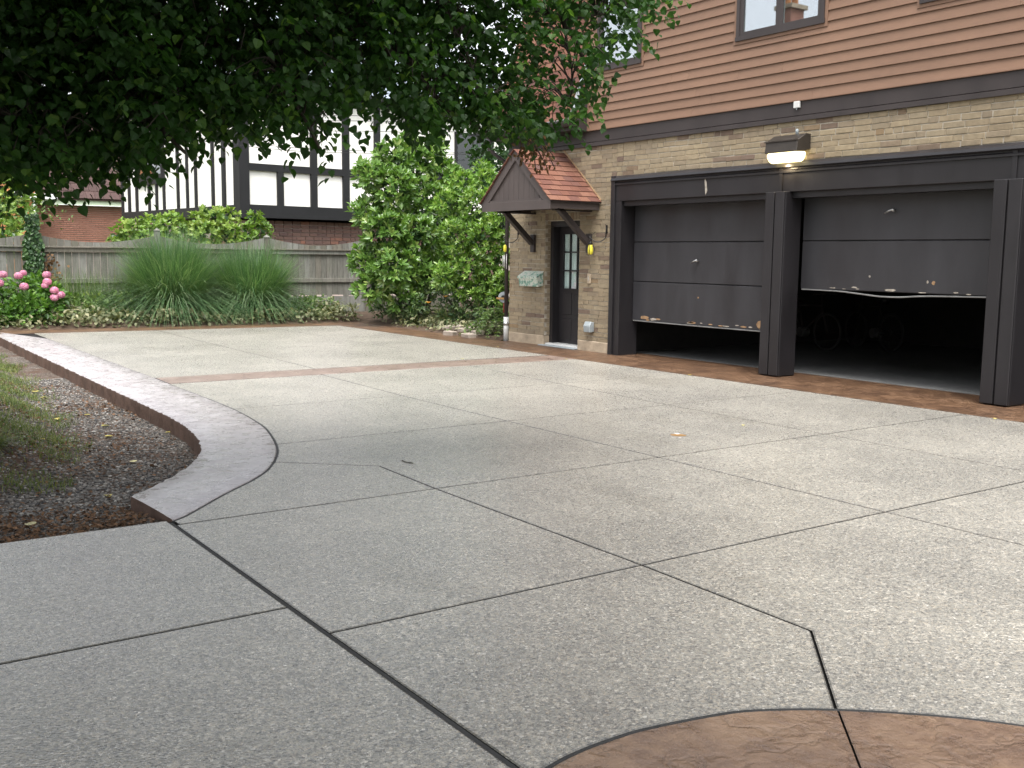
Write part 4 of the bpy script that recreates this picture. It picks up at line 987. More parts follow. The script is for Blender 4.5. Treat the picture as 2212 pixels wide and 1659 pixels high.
for k in range(10):                                # the lowest courses of its roof, seen between leaves
    f0 = k/14; f1 = (k+1)/14
    def rp(t_, f): return tp_(-.2+t_*(12.6)*(1-f)+f*(3.8+t_*4.9), -.2+f*4.9, 6.30+f*3.30)
    n = 34
    for j in range(n):
        if not (7 < j < 17) or k > 5: continue
        a0 = (j+(.5 if k % 2 else 0))/n; a1 = a0+1/n-.002
        q = [rp(a0, f0), rp(a1, f0), rp(a1, f1), rp(a0, f1)]; u_ = np.array([0, -.01, .03])
        MB().hexa([tuple(np.array(p)+u_*.2) for p in q]+[tuple(np.array(p)+u_*(1.0 if i < 2 else .4)) for i, p in enumerate(q)]).build('roof_tile', 'shingle_grey', roof_t)
tbox('gutter', -.28, 12.4, -.30, -.18, 6.22, 6.34, 'timber_black')
# power lines in front of it
for k, (v0, v1, lab) in enumerate(((240, 246, 'topmost thin cable crossing in front of the white timbered wall'), (254, 254, 'second cable from the top in front of the white timbered wall'), (276, 276, 'middle cable crossing the white timbered wall alone'), (315, 322, 'upper cable of the low pair in front of the white timbered wall'), (322, 325, 'lowest cable in front of the white timbered wall'))):
    a = on_y(560, v0-3, 27.6); b = on_y(1000, v1+8, 26.6); m_ = (a+b)/2; m_[2] -= .06
    e0 = a-(b-a)*1.2; e0[2] = a[2]+.5
    tag(MB().tube(spline([e0, a, m_, b, b+(b-a)*.8+np.array([0, 0, .4])], 6), .008, 5).build('utility_wire', 'black_iron'), lab, 'cable', 'utility cables behind the fence')

# ================================================================== RED BRICK HOUSE, FAR LEFT
rh_ = tag(empty('red_brick_house', (9, 44, 0)), 'red brick house with dark roof and pale green gutter far behind the fence', 'house')
box('wall', (8.0, 44.03, -.1), (17, 52, 3.45), 'pale_mortar', rh_)
rb = []
for k in range(20):
    z = 1.92+k*.076; x = 8.05 + (.12 if k % 2 else 0)
    while x < 11.6: rb.append((x+.12, z, .24)); x += .24
brick_field(rb, lambda u, z, o: math.pi/2 if u is None else Vector((u, 44.0+o, z)), 'brick', 'red_brick', rh_, .076, .06, joint=.026, limit=300, near=lambda b: -b[1], bev=0)
box('gutter', (7.9, 43.75, 3.42), (17, 43.98, 3.64), 'gutter_green', rh_); box('gutter_edge', (7.9, 43.73, 3.40), (17, 43.76, 3.43), 'white_paint', rh_)
MB().add([(7.7, 43.7, 3.64), (17.2, 43.7, 3.64), (17.2, 48, 8.2), (7.7, 48, 8.2), (7.7, 43.7, 3.60), (17.2, 43.7, 3.60), (17.2, 48, 8.1), (7.7, 48, 8.1)], [(0,1,2,3),(7,6,5,4),(0,4,5,1),(1,5,6,2),(2,6,7,3),(3,7,4,0)]).build('roof', 'shingle_dark', rh_)
rt = []
for k in range(7):
    for j in range(14):
        x = 7.75+j*.32+(.16 if k % 2 else 0); z0 = 3.66+k*.30; y0_ = 43.68+k*.283
        MB().hexa([(x, y0_, z0), (x+.31, y0_, z0), (x+.31, y0_+.29, z0+.307), (x, y0_+.29, z0+.307), (x, y0_-.02, z0+.03), (x+.31, y0_-.02, z0+.03), (x+.31, y0_+.28, z0+.325), (x, y0_+.28, z0+.325)]).build('roof_tile', 'shingle_dark', rh_)
gw = MB(); gw.prism([(4.6, 0), (8.0, 0), (8.0, 3.9), (6.9, 5.6), (4.6, 3.9)], 1, 43.2, 44.2); gw.build('gable_wall', 'orange_wall', rh_)
MB().beam((8.75, 43.1, 6.95), (7.3, 43.1, 3.75), .3, .30, up=(0, 1, 0)).build('barge_board', 'white_paint', rh_); MB().beam((6.2, 43.1, 3.72), (8.75, 43.1, 3.66), .24, .20).build('eave_board', 'white_paint', rh_)
MB().tube([(7.95, 43.1, 3.6), (7.95, 43.1, 0)], .06, 8).build('downspout', 'white_paint', rh_)
box('window', (5.1, 43.15, 1.6), (6.2, 43.21, 3.0), 'timber_black', rh_)
nf = tag(empty('brown_fence', (9.2, 30, 0)), 'brown scalloped fence of the neighbour peeking over the grey fence', 'fence')
for x in np.arange(7.4, 11.0, .14):
    d_ = abs((x-8.5))/1.4; z = 2.16-.16*(1-abs(1-min(2, d_)))
    MB().box((x, 30.0, 0), (x+.13, 30.02, z)).build('board', 'fence_brown', nf)
box('post', (8.45, 29.95, 0), (8.6, 30.08, 2.36), 'fence_brown', nf); MB().tube([(8.525, 30.01, 2.36), (8.525, 30.01, 2.42), (8.525, 30.01, 2.47)], [.03, .06, .015], 8).build('finial', 'fence_brown', nf, True)
# the neighbour whose chimney shows in the window panes
nb_ = tag(empty('gabled_house', (-9, 28, 0)), 'brick house with a chimney mirrored in the upstairs windows', 'house')
box('wall', (-13, 24.2, 0), (-4.2, 33, 6.4), 'red_brick', nb_)
MB().prism([(-13.6, 6.4), (-3.6, 6.4), (-8.6, 9.9)], 1, 23.8, 33.3).build('roof', 'shingle_dark', nb_)
chm = MB().box((-8.15, 25.7, 7.5), (-7.45, 26.3, 10.55)).build('chimney', 'red_brick', nb_); box('chimney_cap', (-8.25, 25.6, 10.55), (-7.35, 26.4, 10.7), 'stone_base', chm)
for k in range(2): MB().tube([(-8.0+k*.38, 26.0, 10.68), (-8.0+k*.38, 26.0, 11.0)], .12, 8).build('chimney_pot', 'orange_wall', chm)

# ================================================================== PLANTS
def clump_leaves(centres, radii, n_per, up=.5, outward=None, droop=.0, sq=(1, 1, .8)):
    """leaf stalks filled through lumpy balls: returns P, axis, normal"""
    P = []; A = []; Nn = []
    for c, r_, n in zip(centres, radii, n_per):
        v = unit(rng.normal(size=(n, 3))); rr = r_*rng.random(n)**.40
        p = np.array(c) + v*rr[:, None]*np.array(sq); ax = unit(v + rng.normal(0, .45, (n, 3)) + [0, 0, -droop]); nn = unit(v*.5 + rng.normal(0, .4, (n, 3)) + [0, 0, up])
        P.append(p); A.append(ax); Nn.append(nn)
    return np.concatenate(P), np.concatenate(A), np.concatenate(Nn)
def whorls(P, ax, k, spread=.9):
    """k leaves round each twig tip"""
    n = len(P); ax = unit(ax); ref = np.where(np.abs(ax[:, 2:3]) > .9, [[1., 0, 0]], [[0, 0, 1.]]); a = unit(np.cross(ax, ref)); b = np.cross(ax, a)
    PP = []; AA = []; NN = []
    for i in range(k):
        t_ = 2*math.pi*i/k + rng.random(n)*.7; rad = a*np.cos(t_)[:, None]+b*np.sin(t_)[:, None]; sp_ = spread*(.6+.8*rng.random(n))[:, None]
        AA.append(ax + rad*sp_); NN.append(ax*1.0 - rad*.5 + [0, 0, .3]); PP.append(P + rad*.008 - ax*(.05*rng.random(n))[:, None])
    return np.concatenate(PP), np.concatenate(AA), np.concatenate(NN)
def wood(name, base, tips, r0, m, parent, bend=.25, seed=1, n=6):
    mb = MB(); r_ = random.Random(seed)
    for tip in tips:
        a = np.array(base, float)+np.array([r_.uniform(-.1, .1), r_.uniform(-.1, .1), 0]); b = np.array(tip, float)
        m1 = a*.6+b*.4+np.array([r_.uniform(-bend, bend), r_.uniform(-bend, bend), bend*.6])
        L = spline([a, m1, b], 4); mb.tube(L, list(np.linspace(r0, r0*.25, len(L))), n)
    return mb.build(name, m, parent, True)
def shrub(name, label, cat, base, lumps, m, leaf, tmpl, per, whorl=6, spread=.9, size_j=.25, shell=.72, seed=1, core='leaf_dark'):
    """lumps: (x, y, z, r). twig tips sit near the outside of every lump and carry whorls of leaves"""
    global rng
    rng = np.random.default_rng(seed)
    o = tag(empty(name, base), label, cat)
    C_ = np.array([l[:3] for l in lumps]); Rr = np.array([l[3] for l in lumps]); P = []; A = []
    for c, r_ in zip(C_, Rr):
        n = int(per*r_*r_); v = unit(rng.normal(size=(n, 3))); v[:, 2] = v[:, 2]*.9+.1; v = unit(v)
        rr = r_*(shell + (1.08-shell)*rng.random(n))*(1+.12*np.sin(v[:, 0]*9+c[0]*3)*np.sin(v[:, 2]*8+c[2]*5))
        p = c+v*rr[:, None]
        keep = np.ones(n, bool)
        for c2, r2 in zip(C_, Rr):
            if c2 is not c: keep &= ~(np.linalg.norm(p-c2, axis=1) < r2*.62)
        keep &= p[:, 2] > .12
        P.append(p[keep]); A.append(unit(v[keep]+[0, 0, .35]+rng.normal(0, .25, (keep.sum(), 3))))
    P = np.concatenate(P); A = np.concatenate(A)
    PP, AA, NN = whorls(P, A, whorl, spread)
    tone = np.repeat((rng.random(len(P))*.5)[None], whorl, 0).ravel() + rng.random(len(PP))*.5
    sheet('foliage', tmpl, PP, AA, NN, leaf*(1-size_j+2*size_j*rng.random(len(PP))), m, o, np.clip(tone, 0, .999))
    # darker, larger leaves inside each lump
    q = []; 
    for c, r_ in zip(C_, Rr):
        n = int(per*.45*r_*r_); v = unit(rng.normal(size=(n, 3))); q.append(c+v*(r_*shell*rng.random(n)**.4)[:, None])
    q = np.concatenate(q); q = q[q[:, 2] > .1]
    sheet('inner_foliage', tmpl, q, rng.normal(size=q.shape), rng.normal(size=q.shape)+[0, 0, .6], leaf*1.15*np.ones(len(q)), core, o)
    wood('stems', base, C_[: 14], .035, 'bark', o, .3, seed)
    return o
mag = []
for (u, v, y, r_) in ((850, 345, 21.6, .42), (800, 380, 21.5, .36), (900, 350, 21.8, .42), (850, 410, 21.2, .5), (920, 430, 21.4, .5), (790, 460, 21.6, .34), (830, 500, 21.0, .5), (900, 510, 20.9, .5), (790, 560, 21.3, .36), (850, 580, 20.7, .5), (920, 590, 20.8, .42), (800, 625, 21.0, .32), (870, 640, 20.8, .38), (960, 380, 22.0, .38), (960, 470, 21.6, .42), (960, 550, 21.3, .42), (940, 320, 22.2, .30), (880, 315, 22.0, .26), (985, 430, 22.0, .35)):
    p = on_y(u, v, y); mag.append((*p, r_))
shrub('magnolia_shrub', 'tall glossy green magnolia shrub in front of the timbered house', 'shrub', (12.5, 21.6, .02), mag, 'leaf_magnolia', .165, LANCE, 560, 6, .95, seed=3)
brt = []
for (u, v, y, r_) in ((1000, 400, 19.6, .30), (1050, 395, 19.4, .28), (970, 440, 19.8, .34), (1030, 450, 19.2, .40), (1075, 430, 18.9, .30), (990, 510, 19.2, .40), (1050, 520, 18.6, .42), (1080, 480, 18.4, .30), (1085, 560, 18.2, .26), (1010, 580, 18.9, .38), (1065, 600, 18.4, .28), (960, 600, 19.2, .30), (1040, 370, 19.9, .22), (1090, 410, 19.2, .2), (1035, 630, 18.6, .26), (1085, 610, 18.0, .2), (1000, 620, 19.0, .26), (1075, 640, 18.0, .2)):
    p = on_y(u, v, y); brt.append((*p, r_))
shrub('leafy_shrub', 'bright green leafy shrub between the magnolia and the house corner', 'shrub', (13.2, 19.3, .02), brt, 'leaf_bright', .115, LANCE, 820, 6, .95, seed=4)
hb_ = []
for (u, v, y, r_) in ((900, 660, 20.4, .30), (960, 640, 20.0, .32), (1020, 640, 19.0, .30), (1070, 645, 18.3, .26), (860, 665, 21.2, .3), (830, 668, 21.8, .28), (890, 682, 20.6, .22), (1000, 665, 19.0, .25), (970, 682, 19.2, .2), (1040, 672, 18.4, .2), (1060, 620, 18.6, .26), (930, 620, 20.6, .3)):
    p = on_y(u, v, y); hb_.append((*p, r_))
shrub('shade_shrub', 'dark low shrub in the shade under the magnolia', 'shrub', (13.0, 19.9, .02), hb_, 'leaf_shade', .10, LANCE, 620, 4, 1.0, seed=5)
k = 0
for lab, name, lumps in (
    ('round bright bush behind the fence in front of the timbered corner', 'dogwood_bush', [(285, 500, 27.4, .34), (330, 495, 27.2, .36), (370, 490, 27.4, .38), (310, 520, 27.0, .36), (360, 515, 27.0, .34), (255, 515, 27.4, .24)]),
    ('tall bright bush behind the fence below the black jetty beam', 'dogwood_bush', [(420, 485, 27.4, .36), (455, 470, 27.4, .36), (490, 475, 27.4, .34), (440, 510, 27.0, .4), (490, 510, 27.0, .36)]),
    ('small bright bush behind the fence right of the timbered corner', 'dogwood_bush', [(550, 475, 27.2, .24), (565, 500, 27.0, .26), (530, 505, 27.0, .24)])):
    L_ = [(*on_y(u, v, y), r_) for u, v, y, r_ in lumps]; k += 1
    o = shrub(name, lab, 'bush', (L_[0][0], 27.4, .0), L_, 'leaf_dogwood', .13, OVATE, 430, 5, 1.1, seed=10+k)
    o['group'] = 'bushes behind the grey fence'
L_ = [(*on_y(u, v, y), r_) for u, v, y, r_ in ((15, 430, 31, .7), (35, 480, 30, .5), (-20, 480, 31, .7), (5, 380, 32, .8), (60, 440, 31, .3), (-60, 400, 32, 1.0), (10, 520, 29, .5))]
shrub('garden_tree', 'pale green tree behind the fence at the far left', 'tree', (4.2, 31, 0), L_, 'leaf_dogwood', .13, OVATE, 260, 5, 1.1, seed=20)
L_ = [(*on_y(u, v, y), r_) for u, v, y, r_ in ((1090, 350, 24, .4), (1060, 360, 24, .35), (1030, 340, 25, .3), (1080, 310, 25, .4), (1050, 400, 24, .5))]
shrub('dark_tree', 'dark leafed tree in the gap between the houses', 'tree', (17.5, 24, 0), L_, 'leaf_dark', .12, OVATE, 350, 5, 1.0, seed=21)

# ornamental grass -------------------------------------------------------------
def big_grass(x, y, n, h, lab, seed):
    global rng
    rng = np.random.default_rng(seed); o = tag(empty('ornamental_grass', (x, y, .08)), lab, 'ornamental grass', 'ornamental grasses in front of the fence')
    a = rng.random(n)*6.283; r_ = .40*np.sqrt(rng.random(n)); P = np.stack([x+r_*np.cos(a), y+r_*np.sin(a), np.full(n, .06)], 1)
    lean = .06+.60*rng.random(n)**1.1; b = a+rng.normal(0, .7, n)
    D = np.stack([np.cos(b)*lean, np.sin(b)*lean, np.ones(n)], 1); L_ = h*(.62+.46*rng.random(n)); dr_ = .08+.8*rng.random(n)**1.8*(lean/.5)
    blades('blades', P, D, L_, .008+.007*rng.random(n), dr_, 'grass_blade', o, 7)
    n2 = n//5; a = rng.random(n2)*6.283; P = np.stack([x+.3*np.cos(a), y+.3*np.sin(a), np.full(n2, .06)], 1); b = a+rng.normal(0, .3, n2)
    D = np.stack([np.cos(b)*.75, np.sin(b)*.75, np.ones(n2)], 1)
    blades('outer_blades', P, D, h*(.45+.40*rng.random(n2)), .010+.010*rng.random(n2), .7+.6*rng.random(n2), 'grass_blade', o, 7)
    n3 = n//9; a = rng.random(n3)*6.283; P = np.stack([x+.34*np.cos(a), y+.34*np.sin(a), np.full(n3, .06)], 1); D = np.stack([np.cos(a)*.42, np.sin(a)*.42, np.ones(n3)], 1)+rng.normal(0, .12, (n3, 3))
    blades('arching_blades', P, D, h*(.55+.45*rng.random(n3)), .012+.010*rng.random(n3), .55+.55*rng.random(n3), 'lily_blade' if False else 'grass_pale', o, 8)
big_grass(7.35, 24.25, 6200, 2.3, 'tall arching ornamental grass clump, the taller and left one of two', 31)
big_grass(9.2, 24.05, 5200, 2.05, 'ornamental grass clump beside the taller clump, nearer the magnolia', 32)

# hydrangea ---------------------------------------------------------------------
rng = np.random.default_rng(41)
hy = tag(empty('hydrangea', (3.7, 24.2, .05)), 'hydrangea bush with round pink flower heads at the left border', 'hydrangea')
L_ = [on_y(u, v, y) for u, v, y in ((0, 640, 24.1), (40, 625, 24.2), (80, 620, 24.1), (110, 640, 23.8), (60, 660, 23.7), (10, 680, 23.6), (100, 670, 23.5), (-40, 640, 24.1), (-60, 670, 23.8), (40, 690, 23.5))]
P, A, Nn = clump_leaves(L_, [.34]*len(L_), [230]*len(L_), up=.9, droop=.1)
k_ = P[:, 2] > .08; sheet('foliage', OVATE, P[k_], A[k_], Nn[k_], .125*(.7+.5*rng.random(k_.sum())), 'leaf_hydrangea', hy)
def flower_head(c, r_, par):
    n = 70; i = np.arange(n)+.5; ph = np.arccos(1-1.75*i/n); th = math.pi*(1+5**.5)*i
    v = np.stack([np.cos(th)*np.sin(ph), np.sin(th)*np.sin(ph), np.cos(ph)], 1)
    PT = (np.array([(-1,-.1,0),(-.1,-1,0),(0,0,-.25),(1,.1,0),(.1,1,0),(-.9,.9,.1),(.9,-.9,.1)], float), np.array([(2,1,0),(2,3,6),(2,4,3),(2,0,5),(2,6,1),(2,5,4)]))
    PT = (np.array([(0,0,-.2),(-.5,-1,.05),(.5,-1,.05),(1,-.5,.05),(1,.5,.05),(.5,1,.05),(-.5,1,.05),(-1,.5,.05),(-1,-.5,.05)], float), np.array([(0,1,2),(0,3,4),(0,5,6),(0,7,8)]))
    o = sheet('flower_head', PT, np.array(c)+v*r_*np.array([1, 1, .85]), np.cross(v, rng.normal(size=v.shape)), v, np.full(n, r_*.27), 'petal_pink', par)
    core = MB()
    vs_ = []; 
    core.tube([np.array(c)+np.array([0, 0, z])*r_ for z in (-.75, -.4, 0, .4, .7, .8)], [r_*q for q in (.3, .75, .9, .75, .4, .05)], 10)
    core.build('flower_core', 'petal_pink', o, True)
for u, v in ((6, 593), (40, 596), (50, 590), (101, 594), (102, 609), (97, 617), (52, 619), (117, 627), (131, 637), (117, 643), (123, 692), (-2, 612)):
    p = on_y(u, v, 23.75 if v < 600 else 23.45); flower_head(p, .088 if (u, v) not in ((50, 590), (97, 617)) else .07, hy)
wood('stems', (3.7, 24.1, .02), L_, .012, 'bark', hy, .1, 3)

# ground cover, weeds and lilies ------------------------------------------------------
rng = np.random.default_rng(51)
n = 5200; X = rng.uniform(2.2, 11.3, n); f = rng.random(n)**1.3*1.5
hmask = .5+.5*np.sin(X*2.1)*np.sin(X*.9+1); Y = 23.02-.09*(X-3.5)+.10+f; keep = (rng.random(n) < .45+.55*hmask)
X, Y, f = X[keep], Y[keep], f[keep]; Z = .05+f*.10+rng.random(len(X))*(.16+.22*hmask[keep])
P = np.stack([X, Y, Z], 1); A = rng.normal(0, .8, P.shape)+[0, -.5, -.1]; Nn = rng.normal(0, .35, P.shape)+[0, -.3, 1]
tag(sheet('ground_cover', OVATE, P, A, Nn, .11*(.6+.7*rng.random(len(P))), 'leaf_cover'), 'pale green ground cover leaves along the rear border', 'ground cover', kind='stuff')
n = 5200; X = rng.uniform(2.5, 11.0, n); f = .7+rng.random(n)*1.7; Y = 23.02-.09*(X-3.5)+f
top_ = .34+.34*np.clip(1-np.abs(X-5.6)/1.2, 0, 1)+.10*np.sin(X*3.1); Z = .08+rng.random(n)*top_*1.1
P = np.stack([X, Y, Z], 1); A = rng.normal(0, .6, P.shape)+[0, -.2, .5]; Nn = rng.normal(0, .5, P.shape)+[0, -.5, .6]
tag(sheet('weeds', LANCE, P, A, Nn, .12*(.6+.7*rng.random(n)), 'leaf_weed'), 'leafy green weeds growing between the grasses and the fence', 'weeds', kind='stuff')
n = 1400; X = rng.uniform(4.6, 6.8, n); Y = 24.6-.09*(X-3.5)+rng.random(n)*.7; P = np.stack([X, Y, np.full(n, .08)], 1)
tag(blades('tall_weeds', P, rng.normal(0, .12, P.shape)+[0, 0, 1], .7+.8*rng.random(n), np.full(n, .008), .1+.3*rng.random(n), 'leaf_weed', None, 4), 'wispy tall weeds against the fence left of the big grass', 'weeds', kind='stuff')
n = 5200; X = rng.uniform(11.22, 14.5, n); Y = rng.uniform(17.0, 22.4, n); P = np.stack([X, Y, .04+rng.random(n)*.22], 1); kk = ~((Y > 21.2) & (X < 11.7)) & (rng.random(n) < .45+.55*np.clip((X-11.3)*1.5, 0, 1)); P = P[kk]
tag(sheet('side_ground_cover', OVATE, P, rng.normal(0, .8, P.shape)+[-.4, -.3, -.1], rng.normal(0, .35, P.shape)+[-.2, -.2, 1], .09*(.6+.7*rng.random(len(P))), 'leaf_cover'), 'low leaves covering the bed beside the house corner', 'ground cover', kind='stuff')
def lily(x, y, n, h, m, lab, name='daylily', seed=1, lean=.6, w=.014, flowers=()):
    global rng
    rng = np.random.default_rng(seed); o = tag(empty(name, (x, y, .03)), lab, 'daylily' if name == 'daylily' else 'plant')
    a = rng.random(n)*6.283; P = np.stack([x+.10*np.cos(a)*rng.random(n), y+.10*np.sin(a)*rng.random(n), np.full(n, .02)], 1)
    l_ = lean*(.3+.9*rng.random(n)); D = np.stack([np.cos(a)*l_, np.sin(a)*l_, np.ones(n)], 1)
    blades('blades', P, D, h*(.6+.5*rng.random(n)), np.full(n, w), .3+.6*rng.random(n), m, o, 6)
    for f_ in flowers:
        b = np.array(f_); MB().tube(spline([(x, y, .03), (x*.6+b[0]*.4, y*.6+b[1]*.4, b[2]*.6), b], 4), .006, 5).build('flower_stalk', 'lily_blade', o)
        k_ = 6; an = np.arange(k_)*2*math.pi/k_; ax = np.stack([np.cos(an), np.sin(an), np.full(k_, .55)], 1)
        sheet('flower', OVATE, np.repeat(b[None], k_, 0), ax, np.stack([-np.cos(an)*.5, -np.sin(an)*.5, np.ones(k_)], 1), np.full(k_, .085), 'petal_orange', o)
    return o
p = on_y(925, 655, 19.8); p2 = on_y(963, 642, 19.7)
lily(11.95, 19.55, 170, .85, 'lily_blade', 'daylily clump with orange flowers beside the rear border corner', seed=61, flowers=(tuple(p), tuple(p2)))
lily(12.2, 19.25, 160, .75, 'grass_blade', 'dark green strappy plant right behind the flowering daylily', 'strap_leaf_plant', 62, .5)
lily(11.75, 20.6, 130, .55, 'lily_blade', 'sprawling faded strappy plant left of the flowering daylily', 'strap_leaf_plant', 63, 1.1)
lily(10.75, 23.35, 150, .62, 'lily_blade', 'arching strappy plant by the fence end of the rear border', 'strap_leaf_plant', 64, .9)
lily(9.95, 23.5, 110, .5, 'lily_blade', 'low strappy plant right of the ornamental grasses', 'strap_leaf_plant', 65, 1.0)
rng = np.random.default_rng(71)
fe = tag(empty('trailing_fern', (11.6, 17.2, .03)), 'trailing fern like plant beside the white drain pipe', 'fern')
fp_ = MB(); P = []; A = []; Nn = []
for k in range(46):
    a = rng.random()*6.283; l_ = .45+.35*rng.random(); c0 = np.array([11.72+rng.normal(0, .16), 17.2+rng.normal(0, .28), .30+.25*rng.random()])
    pts = [c0+np.array([math.cos(a)*l_*t_, math.sin(a)*l_*t_, .28*t_-.62*t_*t_]) for t_ in np.linspace(0, 1, 12)]
    fp_.tube(pts[::3]+[pts[-1]], .004, 4)
    for i in range(1, 12):
        d_ = unit(pts[i]-pts[i-1]); sd = unit(np.cross(d_, [0, 0, 1.]))
        for s in (-1, 1): P.append(pts[i]); A.append(sd*s+d_*.5+rng.normal(0, .2, 3)); Nn.append(np.array([0, 0, 1.])+rng.normal(0, .3, 3))
P, A, Nn = map(np.array, (P, A, Nn)); kk = P[:, 2] > .03
sheet('fronds', OVATE, P[kk], A[kk], Nn[kk], .07*(.7+.6*rng.random(kk.sum())), 'leaf_weed', fe); fp_.build('stalks', 'lily_blade', fe)
# pavers and hose by the bed edge
for k, (u, v, yaw, z) in enumerate(((958, 712, .2, .04), (975, 712, -.1, .05), (990, 716, .15, .03), (1005, 717, .0, .05), (1020, 722, -.2, .03), (960, 719, .5, -.01), (1000, 724, .1, -.01))):
    p = on_ground(u, v+6); me = rough_box_mesh('paver', .20, .24, .10, 'paver', .012, 80+k, .012); o = link('paver', me); o.location = (p[0]+.14, p[1], .05+z); o.rotation_euler = (.04, -.03, yaw)
    tag(o, ['leftmost raised paver of the little bed edging', 'second paver in the bed edging below the daylily', 'middle paver of the bed edging beside the hose', 'pale paver in front of the coiled hose', 'last paver of the bed edging toward the fern', 'flat paver lying low at the left end of the edging', 'flat paver lying low in front of the coiled hose'][k], 'paver', 'loose pavers edging the side bed')
hz = MB(); hc2 = on_ground(1000, 716); 
L_ = []
for i in range(130):
    a = i*.29; r_ = .26+.02*math.sin(i*.31); L_.append((hc2[0]+.5+r_*math.cos(a), hc2[1]+r_*1.2*math.sin(a), .07+.0012*i))
tag(hz.tube(L_, .012, 6).build('garden_hose', 'hose_pale', None, True), 'coiled pale garden hose lying behind the pavers', 'garden hose')

# ivy on the fence post -----------------------------------------------------------
rng = np.random.default_rng(81); iv = tag(empty('ivy', (4.62, FYL(4.62)-.1, .05)), 'column of ivy climbing the fence post above the hydrangea', 'ivy')
n = 900; z = .7+rng.random(n)*1.75; w_ = .17+.05*np.sin(z*5); P = np.stack([4.62+rng.uniform(-1, 1, n)*w_, FYL(4.62)-.12-rng.random(n)*.10, z], 1)
sheet('foliage', HEART, P, rng.normal(0, .4, P.shape)+[0, -.2, -1], rng.normal(0, .3, P.shape)+[0, -1, .3], .075*(.7+.6*rng.random(n)), 'leaf_dark', iv)
n = 140; a = rng.normal(0, .35, (n, 3))*[1, .3, .35]; P = np.array([4.72, FYL(4.7)-.10, 2.45])+a
sheet('foliage', OVATE, P, rng.normal(0, 1, P.shape), rng.normal(0, .5, P.shape)+[0, -.4, .8], .075*np.ones(n), 'leaf_weed', iv)
n = 110; P = np.stack([4.95+rng.normal(0, .13, n), FYL(4.9)-.10-rng.random(n)*.05, 1.55-rng.random(n)*.75], 1)
sheet('dry_leaves', HEART, P, rng.normal(0, .5, P.shape)+[0, 0, -1], rng.normal(0, .4, P.shape)+[0, -1, .2], .06*np.ones(n), 'dead_leaf', iv)
MB().tube([(4.6, FYL(4.6)-.09, .0), (4.64, FYL(4.64)-.1, 1.1), (4.60, FYL(4.6)-.09, 2.3)], [.03, .02, .01], 6).build('stem', 'bark', iv, True)

# gravel, litter and grass of the left bed --------------------------------------------
rng = np.random.default_rng(91)
ICO = bmesh.new(); bmesh.ops.create_icosphere(ICO, subdivisions=1, radius=1); ICO.verts.ensure_lookup_table()
iv_ = np.array([v.co[:] for v in ICO.verts]); if_ = np.array([[v.index for v in f.verts] for f in ICO.faces]); ICO.free()
def bed_points(n, y0, y1, pw=1.0):
    Y = y0+(y1-y0)*rng.random(n)**pw; xr = np.interp(Y, [p[1] for p in outer], [p[0] for p in outer]); xr = np.where(Y < 7.07, 1.80, xr)
    xl = .148*Y-.35; X = xl+(xr-.02-xl)*rng.random(n); return X, Y
n = 17000; X, Y = bed_points(n, 6.33, 15.5, 1.5); Z = gravel_z(X, Y); s_ = .0075+.010*rng.random(n)**2
V = iv_[None]*s_[:, None, None]*(np.array([1, 1, .65])*(.7+.6*rng.random((n, 1, 3))))*(1+.25*(rng.random((n, len(iv_), 1))-.5))
V = V + np.stack([X, Y, Z+.004], 1)[:, None, :]
tag(link('gravel', np_mesh('gravel', V.reshape(-1, 3), (if_[None]+(np.arange(n)*len(iv_))[:, None, None]).reshape(-1, 3), 'gravel', False, np.repeat(rng.random(n), len(iv_)))), 'grey gravel covering the left bed inside the curved border', 'gravel', kind='stuff')
n = 14000; X, Y = bed_points(n, 6.4, 15, 1.4); m_ = fbm(X, Y, 2.2, 9) + .15; kk = rng.random(n) < np.clip(.12+m_*.9, .06, .7); X, Y = X[kk], Y[kk]; n = len(X)
P = np.stack([X, Y, gravel_z(X, Y)+.014+.012*rng.random(n)], 1)
tag(sheet('leaf_litter', OVATE, P, rng.normal(0, 1, P.shape)*[1, 1, .25], rng.normal(0, .35, P.shape)+[0, 0, 1], .022+.022*rng.random(n), 'litter'), 'brown dry leaf litter and bark flakes over the gravel', 'leaf litter', kind='stuff')
def lawn_pts(n, y0, y1):
    Y = rng.uniform(y0, y1, n); e_ = np.interp(Y, [6.3, 8.3, 9.2, 11, 16, 23], [.9, 1.66, 2.0, 2.36, 2.86, 3.05])+.10*np.sin(Y*3.3)+.05*np.sin(Y*9)
    X = e_-(e_-(.148*Y-.9))*rng.random(n)**.7; return X, Y
n = 70000; X, Y = lawn_pts(n, 8.0, 22.5); kk = rng.random(n) < np.clip(.55+fbm(X, Y, 3.0, 12)*1.4, .10, 1); X, Y = X[kk], Y[kk]; n = len(X)
P = np.stack([X, Y, gravel_z(X, Y)-.005], 1); D = rng.normal(0, .38, (n, 3))+[0, 0, 1]
tag(blades('lawn_grass', P, D, .04+.09*rng.random(n), np.full(n, .006), .2+.6*rng.random(n), 'lawn_blade', None, 3), 'shaggy green grass on the mound at the left edge', 'grass', kind='stuff')
# a leafy tuft at the very left edge
lily(1.22, 9.0, 420, .34, 'lawn_blade', 'dark grassy tuft on the mound at the left picture edge', 'grass_tuft', 95, .7, .008)

